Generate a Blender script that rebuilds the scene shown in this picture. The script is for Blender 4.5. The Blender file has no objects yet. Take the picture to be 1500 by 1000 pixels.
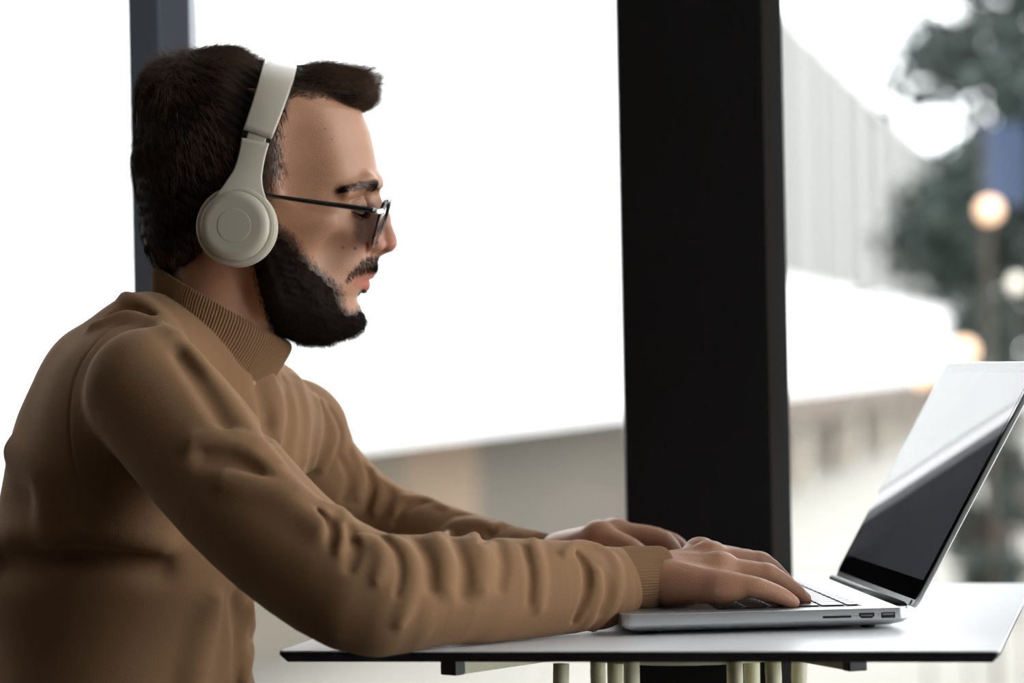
import bpy, bmesh, math, random
import numpy as np
from mathutils import Vector, Matrix

# ---------------------------------------------------------------- camera
F = 4200.0                      # focal length in pixels of the 1500 px wide frame
CX, CY = 750.0, 532.0           # principal point (horizon height at the middle)
ROLL = math.radians(1.15)
CAMZ = 0.98
RV = np.array([math.cos(ROLL), 0, -math.sin(ROLL)])
UV = np.array([math.sin(ROLL), 0, math.cos(ROLL)])
CP = np.array([0.0, 0.0, CAMZ])
sc = bpy.context.scene
COL = sc.collection

cam_d = bpy.data.cameras.new('camera')
cam = bpy.data.objects.new('camera', cam_d)
COL.objects.link(cam)
cam_d.sensor_width = 36.0
cam_d.lens = F / 1500 * 36
cam_d.shift_y = (CY - 500) / 1500
cam_d.clip_start = 0.05
cam_d.clip_end = 400
cam_d.dof.use_dof = True
cam_d.dof.focus_distance = 2.47
cam_d.dof.aperture_fstop = 3.6
cam.matrix_world = Matrix(((RV[0], UV[0], 0, 0), (RV[1], UV[1], -1, 0), (RV[2], UV[2], 0, CAMZ), (0, 0, 0, 1)))
sc.camera = cam

# ---------------------------------------------------------------- sky, lamps, exposure
SKY = 5.6
w = bpy.data.worlds.new('overcast_sky')
sc.world = w
w.use_nodes = True
bg = w.node_tree.nodes['Background']
bg.inputs[0].default_value = (0.97, 0.975, 1.0, 1)
bg.inputs[1].default_value = SKY
sc.view_settings.view_transform = 'Standard'
sc.view_settings.look = 'None'
sc.view_settings.gamma = 1
sc.view_settings.exposure = 0.0
sc.cycles.use_denoising = True
sc.cycles.max_bounces = 7
sc.cycles.transparent_max_bounces = 16
sc.cycles.caustics_reflective = False
sc.cycles.caustics_refractive = False


def area_lamp(name, loc, size, power, rot=(0, 0, 0), col=(1, .93, .82)):
    d = bpy.data.lights.new(name, 'AREA')
    d.shape = 'RECTANGLE'
    d.size, d.size_y = size
    d.energy = power
    d.color = col
    o = bpy.data.objects.new(name, d)
    o.location = loc
    o.rotation_euler = rot
    COL.objects.link(o)
    return o


area_lamp('fill_lamp', (0.6, 0.2, 2.93), (1.6, 1.0), 4)  # unseen overhead fill, added to brighten surfaces facing the camera


def at(px, py, Y):
    xc = (px - CX) / F * Y
    yc = -(py - CY) / F * Y
    return CP + RV * xc + UV * yc + np.array([0, Y, 0])


def on_z(px, py, z):
    d = at(px, py, 1.0) - CP
    t = (z - CAMZ) / d[2]
    return CP + d * t


# ---------------------------------------------------------------- materials
def hexl(r, g, b):
    f = lambda c: (c / 255 / 12.92) if c / 255 <= .04045 else ((c / 255 + .055) / 1.055) ** 2.4
    return (f(r), f(g), f(b), 1)


def mat(name, col, rough=.5, metal=0.0, spec=.5, noise=None, bump=None, sheen=0, coat=0, sss=0, emit=None):
    m = bpy.data.materials.new(name)
    m.use_nodes = True
    nt = m.node_tree
    p = nt.nodes['Principled BSDF']
    p.inputs['Base Color'].default_value = col if len(col) == 4 else (*col, 1)
    p.inputs['Roughness'].default_value = rough
    p.inputs['Metallic'].default_value = metal
    p.inputs['Specular IOR Level'].default_value = spec
    if sheen:
        p.inputs['Sheen Weight'].default_value = sheen
        p.inputs['Sheen Roughness'].default_value = .5
    if coat:
        p.inputs['Coat Weight'].default_value = coat
        p.inputs['Coat Roughness'].default_value = .02
    if sss:
        p.inputs['Subsurface Weight'].default_value = sss
        p.inputs['Subsurface Radius'].default_value = (1, .35, .2)
        p.inputs['Subsurface Scale'].default_value = .006
    tc = nt.nodes.new('ShaderNodeTexCoord')
    if noise:                      # (scale, amount)
        n = nt.nodes.new('ShaderNodeTexNoise')
        n.inputs['Scale'].default_value = noise[0]
        n.inputs['Detail'].default_value = 5
        nt.links.new(tc.outputs['Object'], n.inputs['Vector'])
        mx = nt.nodes.new('ShaderNodeMix')
        mx.data_type = 'RGBA'
        c = p.inputs['Base Color'].default_value
        a = noise[1]
        mx.inputs[6].default_value = (c[0] * (1 - a), c[1] * (1 - a), c[2] * (1 - a), 1)
        mx.inputs[7].default_value = (min(1, c[0] * (1 + a)), min(1, c[1] * (1 + a)), min(1, c[2] * (1 + a)), 1)
        nt.links.new(n.outputs['Fac'], mx.inputs[0])
        nt.links.new(mx.outputs[2], p.inputs['Base Color'])
    if bump:                       # (scale, strength, distance)
        n = nt.nodes.new('ShaderNodeTexNoise')
        n.inputs['Scale'].default_value = bump[0]
        n.inputs['Detail'].default_value = 3
        nt.links.new(tc.outputs['Object'], n.inputs['Vector'])
        b = nt.nodes.new('ShaderNodeBump')
        b.inputs['Strength'].default_value = bump[1]
        b.inputs['Distance'].default_value = bump[2]
        nt.links.new(n.outputs['Fac'], b.inputs['Height'])
        nt.links.new(b.outputs[0], p.inputs['Normal'])
    if emit:
        p.inputs['Emission Color'].default_value = (*emit[:3], 1)
        p.inputs['Emission Strength'].default_value = emit[3]
    return m


def glass_mat(name, tint, refl=1.0):
    m = bpy.data.materials.new(name)
    m.use_nodes = True
    nt = m.node_tree
    nt.nodes.clear()
    out = nt.nodes.new('ShaderNodeOutputMaterial')
    tr = nt.nodes.new('ShaderNodeBsdfTransparent')
    tr.inputs[0].default_value = (*tint, 1)
    gl = nt.nodes.new('ShaderNodeBsdfGlossy')
    gl.inputs['Roughness'].default_value = .01
    fr = nt.nodes.new('ShaderNodeFresnel')
    fr.inputs[0].default_value = 1.45
    mu = nt.nodes.new('ShaderNodeMath')
    mu.operation = 'MULTIPLY'
    mu.inputs[1].default_value = refl
    mx = nt.nodes.new('ShaderNodeMixShader')
    nt.links.new(fr.outputs[0], mu.inputs[0])
    nt.links.new(mu.outputs[0], mx.inputs[0])
    nt.links.new(tr.outputs[0], mx.inputs[1])
    nt.links.new(gl.outputs[0], mx.inputs[2])
    nt.links.new(mx.outputs[0], out.inputs[0])
    return m


# ---------------------------------------------------------------- object helpers
def link(o, parent=None):
    COL.objects.link(o)
    if parent is not None:
        o.parent = parent
        o.matrix_parent_inverse = Matrix.Identity(4)
    return o


def thing(name, label, cat, loc=(0, 0, 0), rotz=0, group=None):
    o = bpy.data.objects.new(name, None)
    o.empty_display_size = .05
    o.location = loc
    o.rotation_euler = (0, 0, rotz)
    link(o)
    return tag(o, label, cat, group)


def tag(o, label, cat, group=None):
    o['label'] = label
    o['category'] = cat
    if group:
        o['group'] = group
    return o


def obj(name, bm, m, parent=None, smooth=False, label=None, bevel=0, segs=2):
    me = bpy.data.meshes.new(name)
    bm.to_mesh(me)
    bm.free()
    for x in (m if isinstance(m, (list, tuple)) else [m]):
        me.materials.append(x)
    o = link(bpy.data.objects.new(name, me), parent)
    if bevel:
        md = o.modifiers.new('bevel', 'BEVEL')
        md.width = bevel
        md.segments = segs
        md.limit_method = 'ANGLE'
        md.angle_limit = math.radians(35)
        md.harden_normals = False
    if smooth or bevel:
        me.polygons.foreach_set('use_smooth', [True] * len(me.polygons))
    if bevel:
        md = o.modifiers.new('wn', 'WEIGHTED_NORMAL')
        md.keep_sharp = True
    if label:
        o['label'] = label
    return o


def mesh_np(name, V, Fq, m, parent=None, smooth=True):
    me = bpy.data.meshes.new(name)
    V = np.asarray(V, np.float32)
    Fq = np.asarray(Fq, np.int32)
    n, k = Fq.shape
    me.vertices.add(len(V))
    me.vertices.foreach_set('co', V.ravel())
    me.loops.add(n * k)
    me.loops.foreach_set('vertex_index', Fq.ravel())
    me.polygons.add(n)
    me.polygons.foreach_set('loop_start', np.arange(0, n * k, k, dtype=np.int32))
    me.polygons.foreach_set('use_smooth', np.ones(n, bool) if smooth else np.zeros(n, bool))
    me.update(calc_edges=True)
    for x in (m if isinstance(m, (list, tuple)) else [m]):
        me.materials.append(x)
    return link(bpy.data.objects.new(name, me), parent)


def struct(name, bm, m, bevel=0):
    o = obj(name, bm, m, None, bevel=bevel)
    o['kind'] = 'structure'
    return o


def bx(bm, lo, hi, mtx=None):
    r = bmesh.ops.create_cube(bm, size=1)
    lo = Vector(lo); hi = Vector(hi)
    c = (lo + hi) / 2
    s = hi - lo
    for v in r['verts']:
        v.co = Vector((v.co.x * s.x, v.co.y * s.y, v.co.z * s.z)) + c
        if mtx is not None:
            v.co = mtx @ v.co
    return bm


def B():
    return bmesh.new()


def prism(bm, pts, a, b, axis='z'):
    """closed polygon pts swept between a and b along an axis"""
    def P(p, h):
        if axis == 'z': return (p[0], p[1], h)
        if axis == 'y': return (p[0], h, p[1])
        return (h, p[0], p[1])
    lo = [bm.verts.new(P(p, a)) for p in pts]
    hi = [bm.verts.new(P(p, b)) for p in pts]
    n = len(pts)
    for i in range(n):
        bm.faces.new((lo[i], lo[(i + 1) % n], hi[(i + 1) % n], hi[i]))
    bm.faces.new(lo[::-1])
    bm.faces.new(hi)
    bmesh.ops.recalc_face_normals(bm, faces=bm.faces)
    return bm


def loft(bm, rings, caps=True, closed=False):
    vr = [[bm.verts.new(tuple(p)) for p in r] for r in rings]
    n = len(vr[0])
    m = len(vr)
    for i in range(m if closed else m - 1):
        A, C = vr[i], vr[(i + 1) % m]
        for j in range(n):
            bm.faces.new((A[j], A[(j + 1) % n], C[(j + 1) % n], C[j]))
    if caps and not closed:
        bm.faces.new(vr[0][::-1])
        bm.faces.new(vr[-1])
    bmesh.ops.recalc_face_normals(bm, faces=bm.faces)
    return bm


def tube(bm, pts, rad, n=12, squash=None, caps=True, closed=False):
    """round tube along points; rad scalar or list; squash=(axis, factor)"""
    pts = [np.array(p, float) for p in pts]
    if np.isscalar(rad):
        rad = [rad] * len(pts)
    rings = []
    up = np.array([0, 0, 1.0])
    prev = None
    for i, p in enumerate(pts):
        if closed:
            t = pts[(i + 1) % len(pts)] - pts[i - 1]
        else:
            t = pts[min(i + 1, len(pts) - 1)] - pts[max(i - 1, 0)]
        t = t / (np.linalg.norm(t) + 1e-12)
        if prev is None:
            a = up if abs(t @ up) < .9 else np.array([1.0, 0, 0])
        else:
            a = prev
        a = a - t * (a @ t)
        a /= np.linalg.norm(a)
        prev = a
        b = np.cross(t, a)
        ring = []
        for k in range(n):
            th = 2 * math.pi * k / n
            o = (a * math.cos(th) + b * math.sin(th)) * rad[i]
            if squash is not None:
                ax = np.array(squash[0], float)
                o = o - ax * (o @ ax) * (1 - squash[1])
            ring.append(p + o)
        rings.append(ring)
    return loft(bm, rings, caps, closed)


def cr(pts, n):
    """Catmull-Rom resample of control points (any width) to n samples"""
    P = np.array(pts, float)
    P = np.vstack([2 * P[0] - P[1], P, 2 * P[-1] - P[-2]])
    m = len(P) - 3
    out = []
    for t in np.linspace(0, m - 1e-9, n):
        i = int(t)
        f = t - i
        a, b, c, d = P[i:i + 4]
        out.append(.5 * ((2 * b) + (c - a) * f + (2 * a - 5 * b + 4 * c - d) * f * f + (3 * b - a - 3 * c + d) * f ** 3))
    return np.array(out)


# ================================================================ SETTING
GY = 3.02      # glazing plane
m_floor = mat('grey floor', (.06, .05, .042), .5, noise=(3, .2))
m_wall = mat('room plaster', (.10, .085, .07), .85, noise=(6, .06))
m_ceil = mat('ceiling paint', (.32, .30, .28), .9)
m_black = mat('black powder coat', (.003, .0022, .002), .6, spec=.12)
m_brown = mat('dark bronze edge', (.03, .022, .018), .45)
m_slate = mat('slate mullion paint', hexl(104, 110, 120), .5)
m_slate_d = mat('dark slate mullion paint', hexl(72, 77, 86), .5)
m_pane = glass_mat('window glass', (.97, .985, .98), .7)

struct('floor', bx(B(), (-3.2, -2.2, -.1), (2.4, GY + .1, 0)), m_floor)
struct('ceiling', bx(B(), (-3.2, -2.2, 3.0), (2.4, GY + .1, 3.1)), m_ceil)
struct('wall_back', bx(B(), (-3.2, -2.3, 0), (2.4, -2.2, 3.0)), m_wall)
struct('wall_left', bx(B(), (-3.3, -2.2, 0), (-3.2, GY + .1, 3.0)), m_wall)
# right side of the room: a low solid stretch near the back, added glazing for side light towards the window front
struct('wall_right', bx(B(), (2.3, -2.2, 0), (2.4, .2, 3.0)), m_wall)


def lean_box(bm, x0, x1, y0, y1, z0=0.0, z1=3.0):
    return bx(bm, (x0, y0, z0), (x1, y1, z1))


# the black column beside the window, its bronze edge strip, and the slate mullion
cl = at(911, 400, 2.96)[0]
crr = at(1125, 400, 2.96)[0]
struct('trim_1', lean_box(B(), cl, crr, 2.96, 3.0), m_black, bevel=.002)
struct('trim_2', lean_box(B(), crr + .0002, at(1136, 400, 2.97)[0], 2.963, 3.0), m_brown)
struct('trim_3', lean_box(B(), at(1136, 400, 2.97)[0] + .0002, at(1145, 400, 3.02)[0], 2.966, 3.0), mat('dark grey gasket', (.022, .023, .024), .5))
mx0, mx1, mx2 = at(203, 250, 3.05)[0], at(246, 250, 3.05)[0], at(288, 250, 3.05)[0]
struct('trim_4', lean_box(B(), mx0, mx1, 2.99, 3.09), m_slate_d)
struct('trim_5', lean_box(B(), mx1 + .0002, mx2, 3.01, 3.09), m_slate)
struct('window_1', bx(B(), (mx2 + .001, GY + .02, .02), (cl - .001, GY + .028, 2.98)), m_pane)
struct('window_2', bx(B(), (-3.15, GY + .02, .02), (mx0 - .001, GY + .028, 2.98)), m_pane)
struct('window_3', bx(B(), (at(1145, 400, 3.02)[0] + .001, GY + .02, .02), (2.3, GY + .028, 2.98)), m_pane)
struct('added_side_window', bx(B(), (2.34, .22, .02), (2.348, GY - .02, 2.98)), m_pane)  # unseen side opening, added so sky light reaches his cheek and near side
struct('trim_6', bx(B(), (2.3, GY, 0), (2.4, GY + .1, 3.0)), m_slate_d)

# ================================================================ OUTSIDE
m_pave = mat('pale paving', (.25, .235, .205, 1), .8, noise=(1.5, .12))
m_facade = mat('white render facade', (.86, .86, .87), .8, noise=(.6, .03))
m_band = mat('pale grey facade panel', (.19, .188, .182), .7)
m_mull = mat('facade mullion', (.12, .116, .108), .6)
m_glz = mat('facade glazing', (.27, .28, .29), .35)
m_beige = mat('beige stone cladding', (.17, .145, .11, 1), .8, noise=(.8, .14))
m_grey = mat('grey stone cladding', (.105, .09, .07, 1), .8, noise=(.8, .14))
m_tan = mat('tan stone cladding', (.25, .175, .115, 1), .8, noise=(.8, .1))
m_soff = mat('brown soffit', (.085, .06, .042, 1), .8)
m_white = mat('pale column paint', (.42, .37, .31), .7)
GZ = -.75
o = struct('ground', bx(B(), (-60, GY + .2, GZ - .2), (80, 140, GZ)), m_pave)

# white building whose long front recedes to the right: direction of the front
fd = np.array([1.8, 8.3]); fd /= np.linalg.norm(fd)
fn = np.array([-fd[1], fd[0]])           # away from us (into the building)
fo = np.array([-.876, 16.0])


def FP(s, t):
    p = fo + fd * s + fn * t
    return (p[0], p[1])


def fbox(bm, s0, s1, t0, t1, z0, z1):
    pts = [FP(s0, t0), FP(s1, t0), FP(s1, t1), FP(s0, t1)]
    return prism(bm, pts, z0, z1)


bld = thing('building', 'long white building with overhanging upper floor receding to the right outside', 'building', (fo[0], fo[1], GZ))
bld.location = (0, 0, 0)
SE = 78
obj('upper_storey', fbox(B(), -12, SE, 0, 9, .51, 5.5), m_facade, bld)
b = B()
for k, (s0, s1) in enumerate([(-12, 4.6), (4.6, 6.9), (6.9, SE)]):
    obj('ground_floor_wall', fbox(B(), s0, s1, .9, 1.1, GZ, .51), (m_beige, m_tan, m_grey)[k], bld)
st = obj('upper_window', fbox(B(), 9.5, SE, -.03, -.001, 2.0, 5.3), m_band, bld)
for k in range(16):
    s = 10.5 + k * 3.4
    if s < SE:
        obj('window_mullion', fbox(B(), s, s + .45, -.1, -.031, 2.0, 5.3), m_mull, st)
obj('upper_window', fbox(B(), 2.0, 5.2, -.03, -.001, 2.75, 4.9), m_facade, bld)
for k in range(7):
    s = 16 + 7 * k
    obj('pillar', fbox(B(), s, s + .7, .1, .5, GZ, .51), m_white, bld)
obj('fascia', fbox(B(), 17, SE, -.06, -.001, .1, .52), m_soff, bld)
obj('soffit_band', fbox(B(), -12, SE, -.02, -.001, .42, .56), m_soff, bld) if False else None

# street furniture and greenery on the right
m_leaf = mat('dark evergreen leaf', (.028, .045, .038), .6)
m_leaf2 = mat('grey green leaf', (.12, .16, .13), .6)
m_bark = mat('bark', (.06, .045, .035), .9)
m_blue = mat('blue awning cloth', (.014, .03, .07), .6)
m_lamp = mat('warm lamp globe', (.9, .6, .4), .4, emit=(1.0, .55, .34, 1.3))
m_lampw = mat('pale lamp globe', (.8, .75, .65), .4, emit=(1.0, .85, .7, .7))
m_car = mat('blue grey car paint', (.06, .085, .11), .25, coat=.6)
m_tyre = mat('tyre', (.01, .01, .01), .8)
m_red = mat('red lamp lens', (.55, .06, .06), .3)
m_gls = mat('dark car glass', (.03, .035, .04), .05, coat=1)


def tree(label, base, height, rad, n, seed, trunk=.12, skirt=.25):
    rng = np.random.default_rng(seed)
    t = thing('evergreen_tree', label, 'tree', base, 0, 'evergreen trees outside on the right')
    tube_b = tube(B(), [(0, 0, 0), (.05, 0, height * .4), (0, .05, height * .95)], [trunk, trunk * .7, trunk * .15], 10)
    obj('trunk', tube_b, m_bark, t, smooth=True)
    # crown of many small leaf sprays in clumps
    nc = 90
    cz = skirt + (1 - skirt) * rng.random(nc) ** 1.1
    cr_ = rad * np.sqrt(np.clip(1 - ((cz - .45) / .58) ** 2, .02, 1)) * (.35 + .65 * rng.random(nc))
    ca = rng.random(nc) * 2 * math.pi
    cen = np.stack([cr_ * np.cos(ca), cr_ * np.sin(ca), cz * height], 1)
    pick = rng.integers(0, nc, n)
    P = cen[pick] + rng.normal(0, 1, (n, 3)) * np.array([.16, .16, .15]) * rad
    s = (.035 + .05 * rng.random(n))[:, None]
    d1 = rng.normal(0, 1, (n, 3)); d1 /= np.linalg.norm(d1, axis=1)[:, None]
    d2 = np.cross(d1, rng.normal(0, 1, (n, 3))); d2 /= np.linalg.norm(d2, axis=1)[:, None]
    V = np.stack([P - d1 * s, P + d2 * s * .45, P + d1 * s, P - d2 * s * .45], 1).reshape(-1, 3)
    Fq = np.arange(4 * n).reshape(n, 4)
    c = mesh_np('crown', V, Fq, m_leaf, t, smooth=False)
    return t


def gpt(px, Y, z=GZ):
    return ((px - CX) / F * Y, Y, z)


tree('dark evergreen tree filling the upper right beside the white building', gpt(1562, 13), 8.0, .68, 16000, 3)
tree('broad evergreen tree furthest right behind the laptop lid', gpt(1640, 15.5), 6.0, .85, 9000, 5)
tree('slim lighter evergreen tree close to the end of the white building', gpt(1448, 19), 3.2, .30, 5000, 9, skirt=.05)

bn = thing('banner', 'blue cloth banner on a slim pole in front of the evergreen trees', 'banner', gpt(1446, 11.6))
zb = at(1446, 300, 11.6)[2] - GZ
obj('pole', tube(B(), [(0, 0, 0), (0, 0, zb + .36)], .006, 8), m_bark, bn, smooth=True)
obj('cloth', loft(B(), [[(x_, .02 * math.sin(x_ * 25) + q_, z_) for x_, z_ in ((.008, zb), (.06, zb - .01), (.12, zb), (.18, zb + .01), (.18, zb + .32), (.12, zb + .33), (.06, zb + .33), (.008, zb + .34))] for q_ in (-.002, .002)]), m_blue, bn)


def bulb(px, py, Y, r, m, label):
    t = thing('street_lamp', label, 'lamp', (at(px, py, Y)[0], Y, GZ), 0, 'globe lamps outside on the right')
    z = at(px, py, Y)[2] - GZ
    bm = B()
    bmesh.ops.create_uvsphere(bm, u_segments=20, v_segments=12, radius=r)
    bmesh.ops.translate(bm, verts=bm.verts, vec=(0, 0, z))
    obj('lamp_globe', bm, m, t, smooth=True)
    obj('lamp_post', tube(B(), [(0, 0, 0), (0, 0, z - r)], [.006, .005], 8), m_bark, t, smooth=True)


bulb(1449, 308, 11.0, .045, m_lamp, 'glowing orange lamp globe in front of the evergreens, highest of the lamps')
bulb(1412, 515, 11.5, .05, m_lamp, 'glowing orange lamp globe just above the laptop lid')
bulb(1352, 552, 12.0, .04, m_lamp, 'glowing orange lamp globe touching the lid corner, leftmost of the lamps')
bulb(1489, 415, 11.0, .03, m_lampw, 'pale lamp globe at the right picture edge')

# parked car low on the right
car = thing('parked_car', 'blue grey car parked beyond the table on the right', 'car', ((1860 - CX) / F * 23, 23, GZ))
prof = [(-2.1, .3), (-2.15, .75), (-1.3, .92), (-.7, 1.38), (.7, 1.42), (1.5, 1.0), (2.1, .9), (2.15, .35)]
obj('car_body', prism(B(), prof, -.85, .85, 'y'), m_car, car, bevel=.06)
obj('side_window', prism(B(), [(-1.1, .95), (-.62, 1.3), (.62, 1.34), (1.2, 1.0)], -.86, -.852, 'y'), m_gls, car)
for sx in (-1.35, 1.35):
    for sy in (-.78, .6):
        bm = B()
        bmesh.ops.create_cone(bm, cap_ends=True, segments=24, radius1=.32, radius2=.32, depth=.18,
                              matrix=Matrix.Translation((sx, sy + .09, .32)) @ Matrix.Rotation(math.pi / 2, 4, 'X'))
        obj('wheel', bm, m_tyre, car, bevel=.02)
obj('tail_light', bx(B(), (-2.2, -.84, .62), (-2.08, -.5, .82)), m_red, car)

# ================================================================ IMPLICIT SURFACES (for the figure)
class Prim:
    """one solid: eval(P) -> distance; op 'u' union, 's' subtract, 'i' intersect; k = blend radius"""
    def __init__(s, fn, op='u', k=0.0):
        s.fn, s.op, s.k = fn, op, k


def cap(a, b, ra, rb):
    a = np.array(a, float); b = np.array(b, float)
    ab = b - a
    L = ab @ ab + 1e-12

    def f(P):
        q = P - a
        t = np.clip(q @ ab / L, 0, 1)
        return np.linalg.norm(q - t[:, None] * ab, axis=1) - (ra + (rb - ra) * t)
    return f


def ell(c, r, axes=None):
    c = np.array(c, float); r = np.array(r, float)

    def f(P):
        q = P - c
        if axes is not None:
            q = q @ axes
        k0 = np.linalg.norm(q / r, axis=1)
        k1 = np.linalg.norm(q / (r * r), axis=1) + 1e-9
        return np.where(k0 < 1e-4, -r.min(), k0 * (k0 - 1) / k1)
    return f


def limb(pts, n=20, flat=None):
    """pts: rows x,y,z,r ; smooth varying tube; flat=(axis, factor>1 makes it thinner that way)"""
    C = cr(pts, n)

    def f(P):
        best = None
        for i in range(n - 1):
            a, b = C[i, :3], C[i + 1, :3]
            ab = b - a
            q = P - a
            t = np.clip(q @ ab / (ab @ ab), 0, 1)
            v = q - t[:, None] * ab
            if flat is not None:
                c = v @ flat[0]
                v = v + (c * (flat[1] - 1))[:, None] * flat[0]
            d = np.linalg.norm(v, axis=1) - (C[i, 3] + (C[i + 1, 3] - C[i, 3]) * t)
            best = d if best is None else np.minimum(best, d)
        return best
    return f


def smin(a, b, k):
    if k <= 0:
        return np.minimum(a, b)
    h = np.clip(.5 + .5 * (b - a) / k, 0, 1)
    return b + (a - b) * h - k * h * (1 - h)


class Solid:
    def __init__(s, prims):
        s.prims = prims

    def add(s, fn, op='u', k=0.0):
        s.prims.append(Prim(fn, op, k))
        return s

    def __call__(s, P, use=None):
        d = np.full(len(P), 9.0)
        for i, p in enumerate(s.prims):
            if use is not None and not use[i]:
                continue
            e = p.fn(P)
            if p.op == 'u':
                d = smin(d, e, p.k)
            elif p.op == 's':
                d = -smin(-d, e, p.k)
            else:
                d = -smin(-d, -e, p.k)
        return d

    def cull(s, C, r):
        """per block: which solids matter near its centre"""
        E = np.stack([p.fn(C) for p in s.prims], 1)
        d = np.full(len(C), 9.0)
        for i, p in enumerate(s.prims):
            e = E[:, i]
            if p.op == 'u': d = smin(d, e, p.k)
            elif p.op == 's': d = -smin(-d, e, p.k)
            else: d = -smin(-d, -e, p.k)
        use = np.zeros(E.shape, bool)
        for i, p in enumerate(s.prims):
            if p.op == 'u': use[:, i] = E[:, i] - 1.3 * r < p.k + np.abs(d) + 1.3 * r
            elif p.op == 's': use[:, i] = E[:, i] - 1.3 * r < p.k + .004
            else: use[:, i] = E[:, i] + 1.3 * r > -p.k - .004
        return d, use


def ticks(segs):
    """segs: [(start, end, step), ...] -> non uniform grid lines"""
    out = []
    for a, b, h in segs:
        n = max(1, int(round((b - a) / h)))
        out.append(np.linspace(a, b, n, endpoint=False))
    out.append([segs[-1][1]])
    x = np.concatenate(out)
    BL = 12
    extra = (-(len(x) - 1)) % BL
    st = x[-1] - x[-2]
    return np.concatenate([x, x[-1] + st * np.arange(1, extra + 1)])


def polygonise(S, xs, ys, zs, newton=1, BL=12):
    NX, NY, NZ = len(xs), len(ys), len(zs)
    bxs, bys, bzs = [(n - 1) // BL for n in (NX, NY, NZ)]
    lo = [a[:-1:BL][:b] for a, b in ((xs, bxs), (ys, bys), (zs, bzs))]
    hi = [a[BL::BL][:b] for a, b in ((xs, bxs), (ys, bys), (zs, bzs))]
    I, J, K = np.meshgrid(np.arange(bxs), np.arange(bys), np.arange(bzs), indexing='ij')
    I, J, K = I.ravel(), J.ravel(), K.ravel()
    c = np.stack([(lo[0][I] + hi[0][I]) / 2, (lo[1][J] + hi[1][J]) / 2, (lo[2][K] + hi[2][K]) / 2], 1)
    h = np.stack([(hi[0][I] - lo[0][I]) / 2, (hi[1][J] - lo[1][J]) / 2, (hi[2][K] - lo[2][K]) / 2], 1)
    r = np.linalg.norm(h, axis=1)
    D = np.empty(len(c)); U = np.empty((len(c), len(S.prims)), bool)
    for a in range(0, len(c), 20000):
        # cull radius differs per block; handle with the block's own radius
        d, u = S.cull(c[a:a + 20000], r[a:a + 20000])if False else _cull(S, c[a:a + 20000], r[a:a + 20000])
        D[a:a + 20000] = d; U[a:a + 20000] = u
    act = np.where(np.abs(D) < r * 1.5 + .002)[0]
    verts, vkeys, quads = [], [], []
    off = [(i, j, k) for i in (0, 1) for j in (0, 1) for k in (0, 1)]
    ed = [(a, b) for a in range(8) for b in range(a + 1, 8)
          if sum(x != y for x, y in zip(off[a], off[b])) == 1]
    for bi in act:
        i0, j0, k0 = I[bi] * BL, J[bi] * BL, K[bi] * BL
        X, Y, Z = xs[i0:i0 + BL + 1], ys[j0:j0 + BL + 1], zs[k0:k0 + BL + 1]
        g = np.stack(np.meshgrid(X, Y, Z, indexing='ij'), -1).reshape(-1, 3)
        use = U[bi]
        v = S(g, use).reshape(BL + 1, BL + 1, BL + 1)
        ins = v < 0
        if ins.all() or not ins.any():
            continue
        cnt = sum(ins[a:a + BL, b:b + BL, e:e + BL].astype(int) for a, b, e in off)
        ci, cj, ck = np.where((cnt > 0) & (cnt < 8))
        if len(ci):
            vals = np.stack([v[ci + a, cj + b, ck + e] for a, b, e in off], 1)
            pos = np.stack([np.stack([X[ci + a], Y[cj + b], Z[ck + e]], 1) for a, b, e in off], 1)
            acc = np.zeros((len(ci), 3)); n = np.zeros(len(ci))
            for a, b in ed:
                va, vb = vals[:, a], vals[:, b]
                m = (va < 0) != (vb < 0)
                t = np.where(m, va / np.where(m, va - vb, 1), 0)[:, None]
                acc += np.where(m[:, None], pos[:, a] * (1 - t) + pos[:, b] * t, 0)
                n += m
            p = acc / n[:, None]
            for _ in range(newton):
                e = 3e-4
                d0 = S(p, use)
                G = np.stack([S(p + np.eye(3)[q] * e, use) - d0 for q in range(3)], 1) / e
                gg = (G * G).sum(1) + .05
                stp = -G * (d0 / gg)[:, None]
                lim = .6 * min(X[1] - X[0], Y[1] - Y[0], Z[1] - Z[0])
                ln = np.linalg.norm(stp, axis=1)[:, None] + 1e-12
                p = p + stp * np.minimum(1, lim / ln)
            verts.append(p)
            vkeys.append(((i0 + ci).astype(np.int64) * NY + (j0 + cj)) * NZ + (k0 + ck))
        for ax in range(3):
            A = ins[:BL, :BL, :BL]
            Bn = ins[1:, :BL, :BL] if ax == 0 else (ins[:BL, 1:, :BL] if ax == 1 else ins[:BL, :BL, 1:])
            ei, ej, ek = np.where(A != Bn)
            if not len(ei): continue
            flip = ~A[ei, ej, ek]
            gi, gj, gk = i0 + ei, j0 + ej, k0 + ek
            def key(di, dj, dk): return ((gi + di).astype(np.int64) * NY + (gj + dj)) * NZ + (gk + dk)
            if ax == 0: q = [key(0, -1, -1), key(0, 0, -1), key(0, 0, 0), key(0, -1, 0)]
            elif ax == 1: q = [key(-1, 0, -1), key(-1, 0, 0), key(0, 0, 0), key(0, 0, -1)]
            else: q = [key(-1, -1, 0), key(0, -1, 0), key(0, 0, 0), key(-1, 0, 0)]
            q = np.stack(q, 1)
            q[flip] = q[flip][:, ::-1]
            quads.append(q)
    V = np.concatenate(verts); Kk = np.concatenate(vkeys)
    o = np.argsort(Kk); V = V[o]; Kk = Kk[o]
    Q = np.concatenate(quads)
    ix = np.searchsorted(Kk, Q)
    ix = np.clip(ix, 0, len(Kk) - 1)
    ok = (Kk[ix] == Q).all(1)
    return V, ix[ok]


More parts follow.
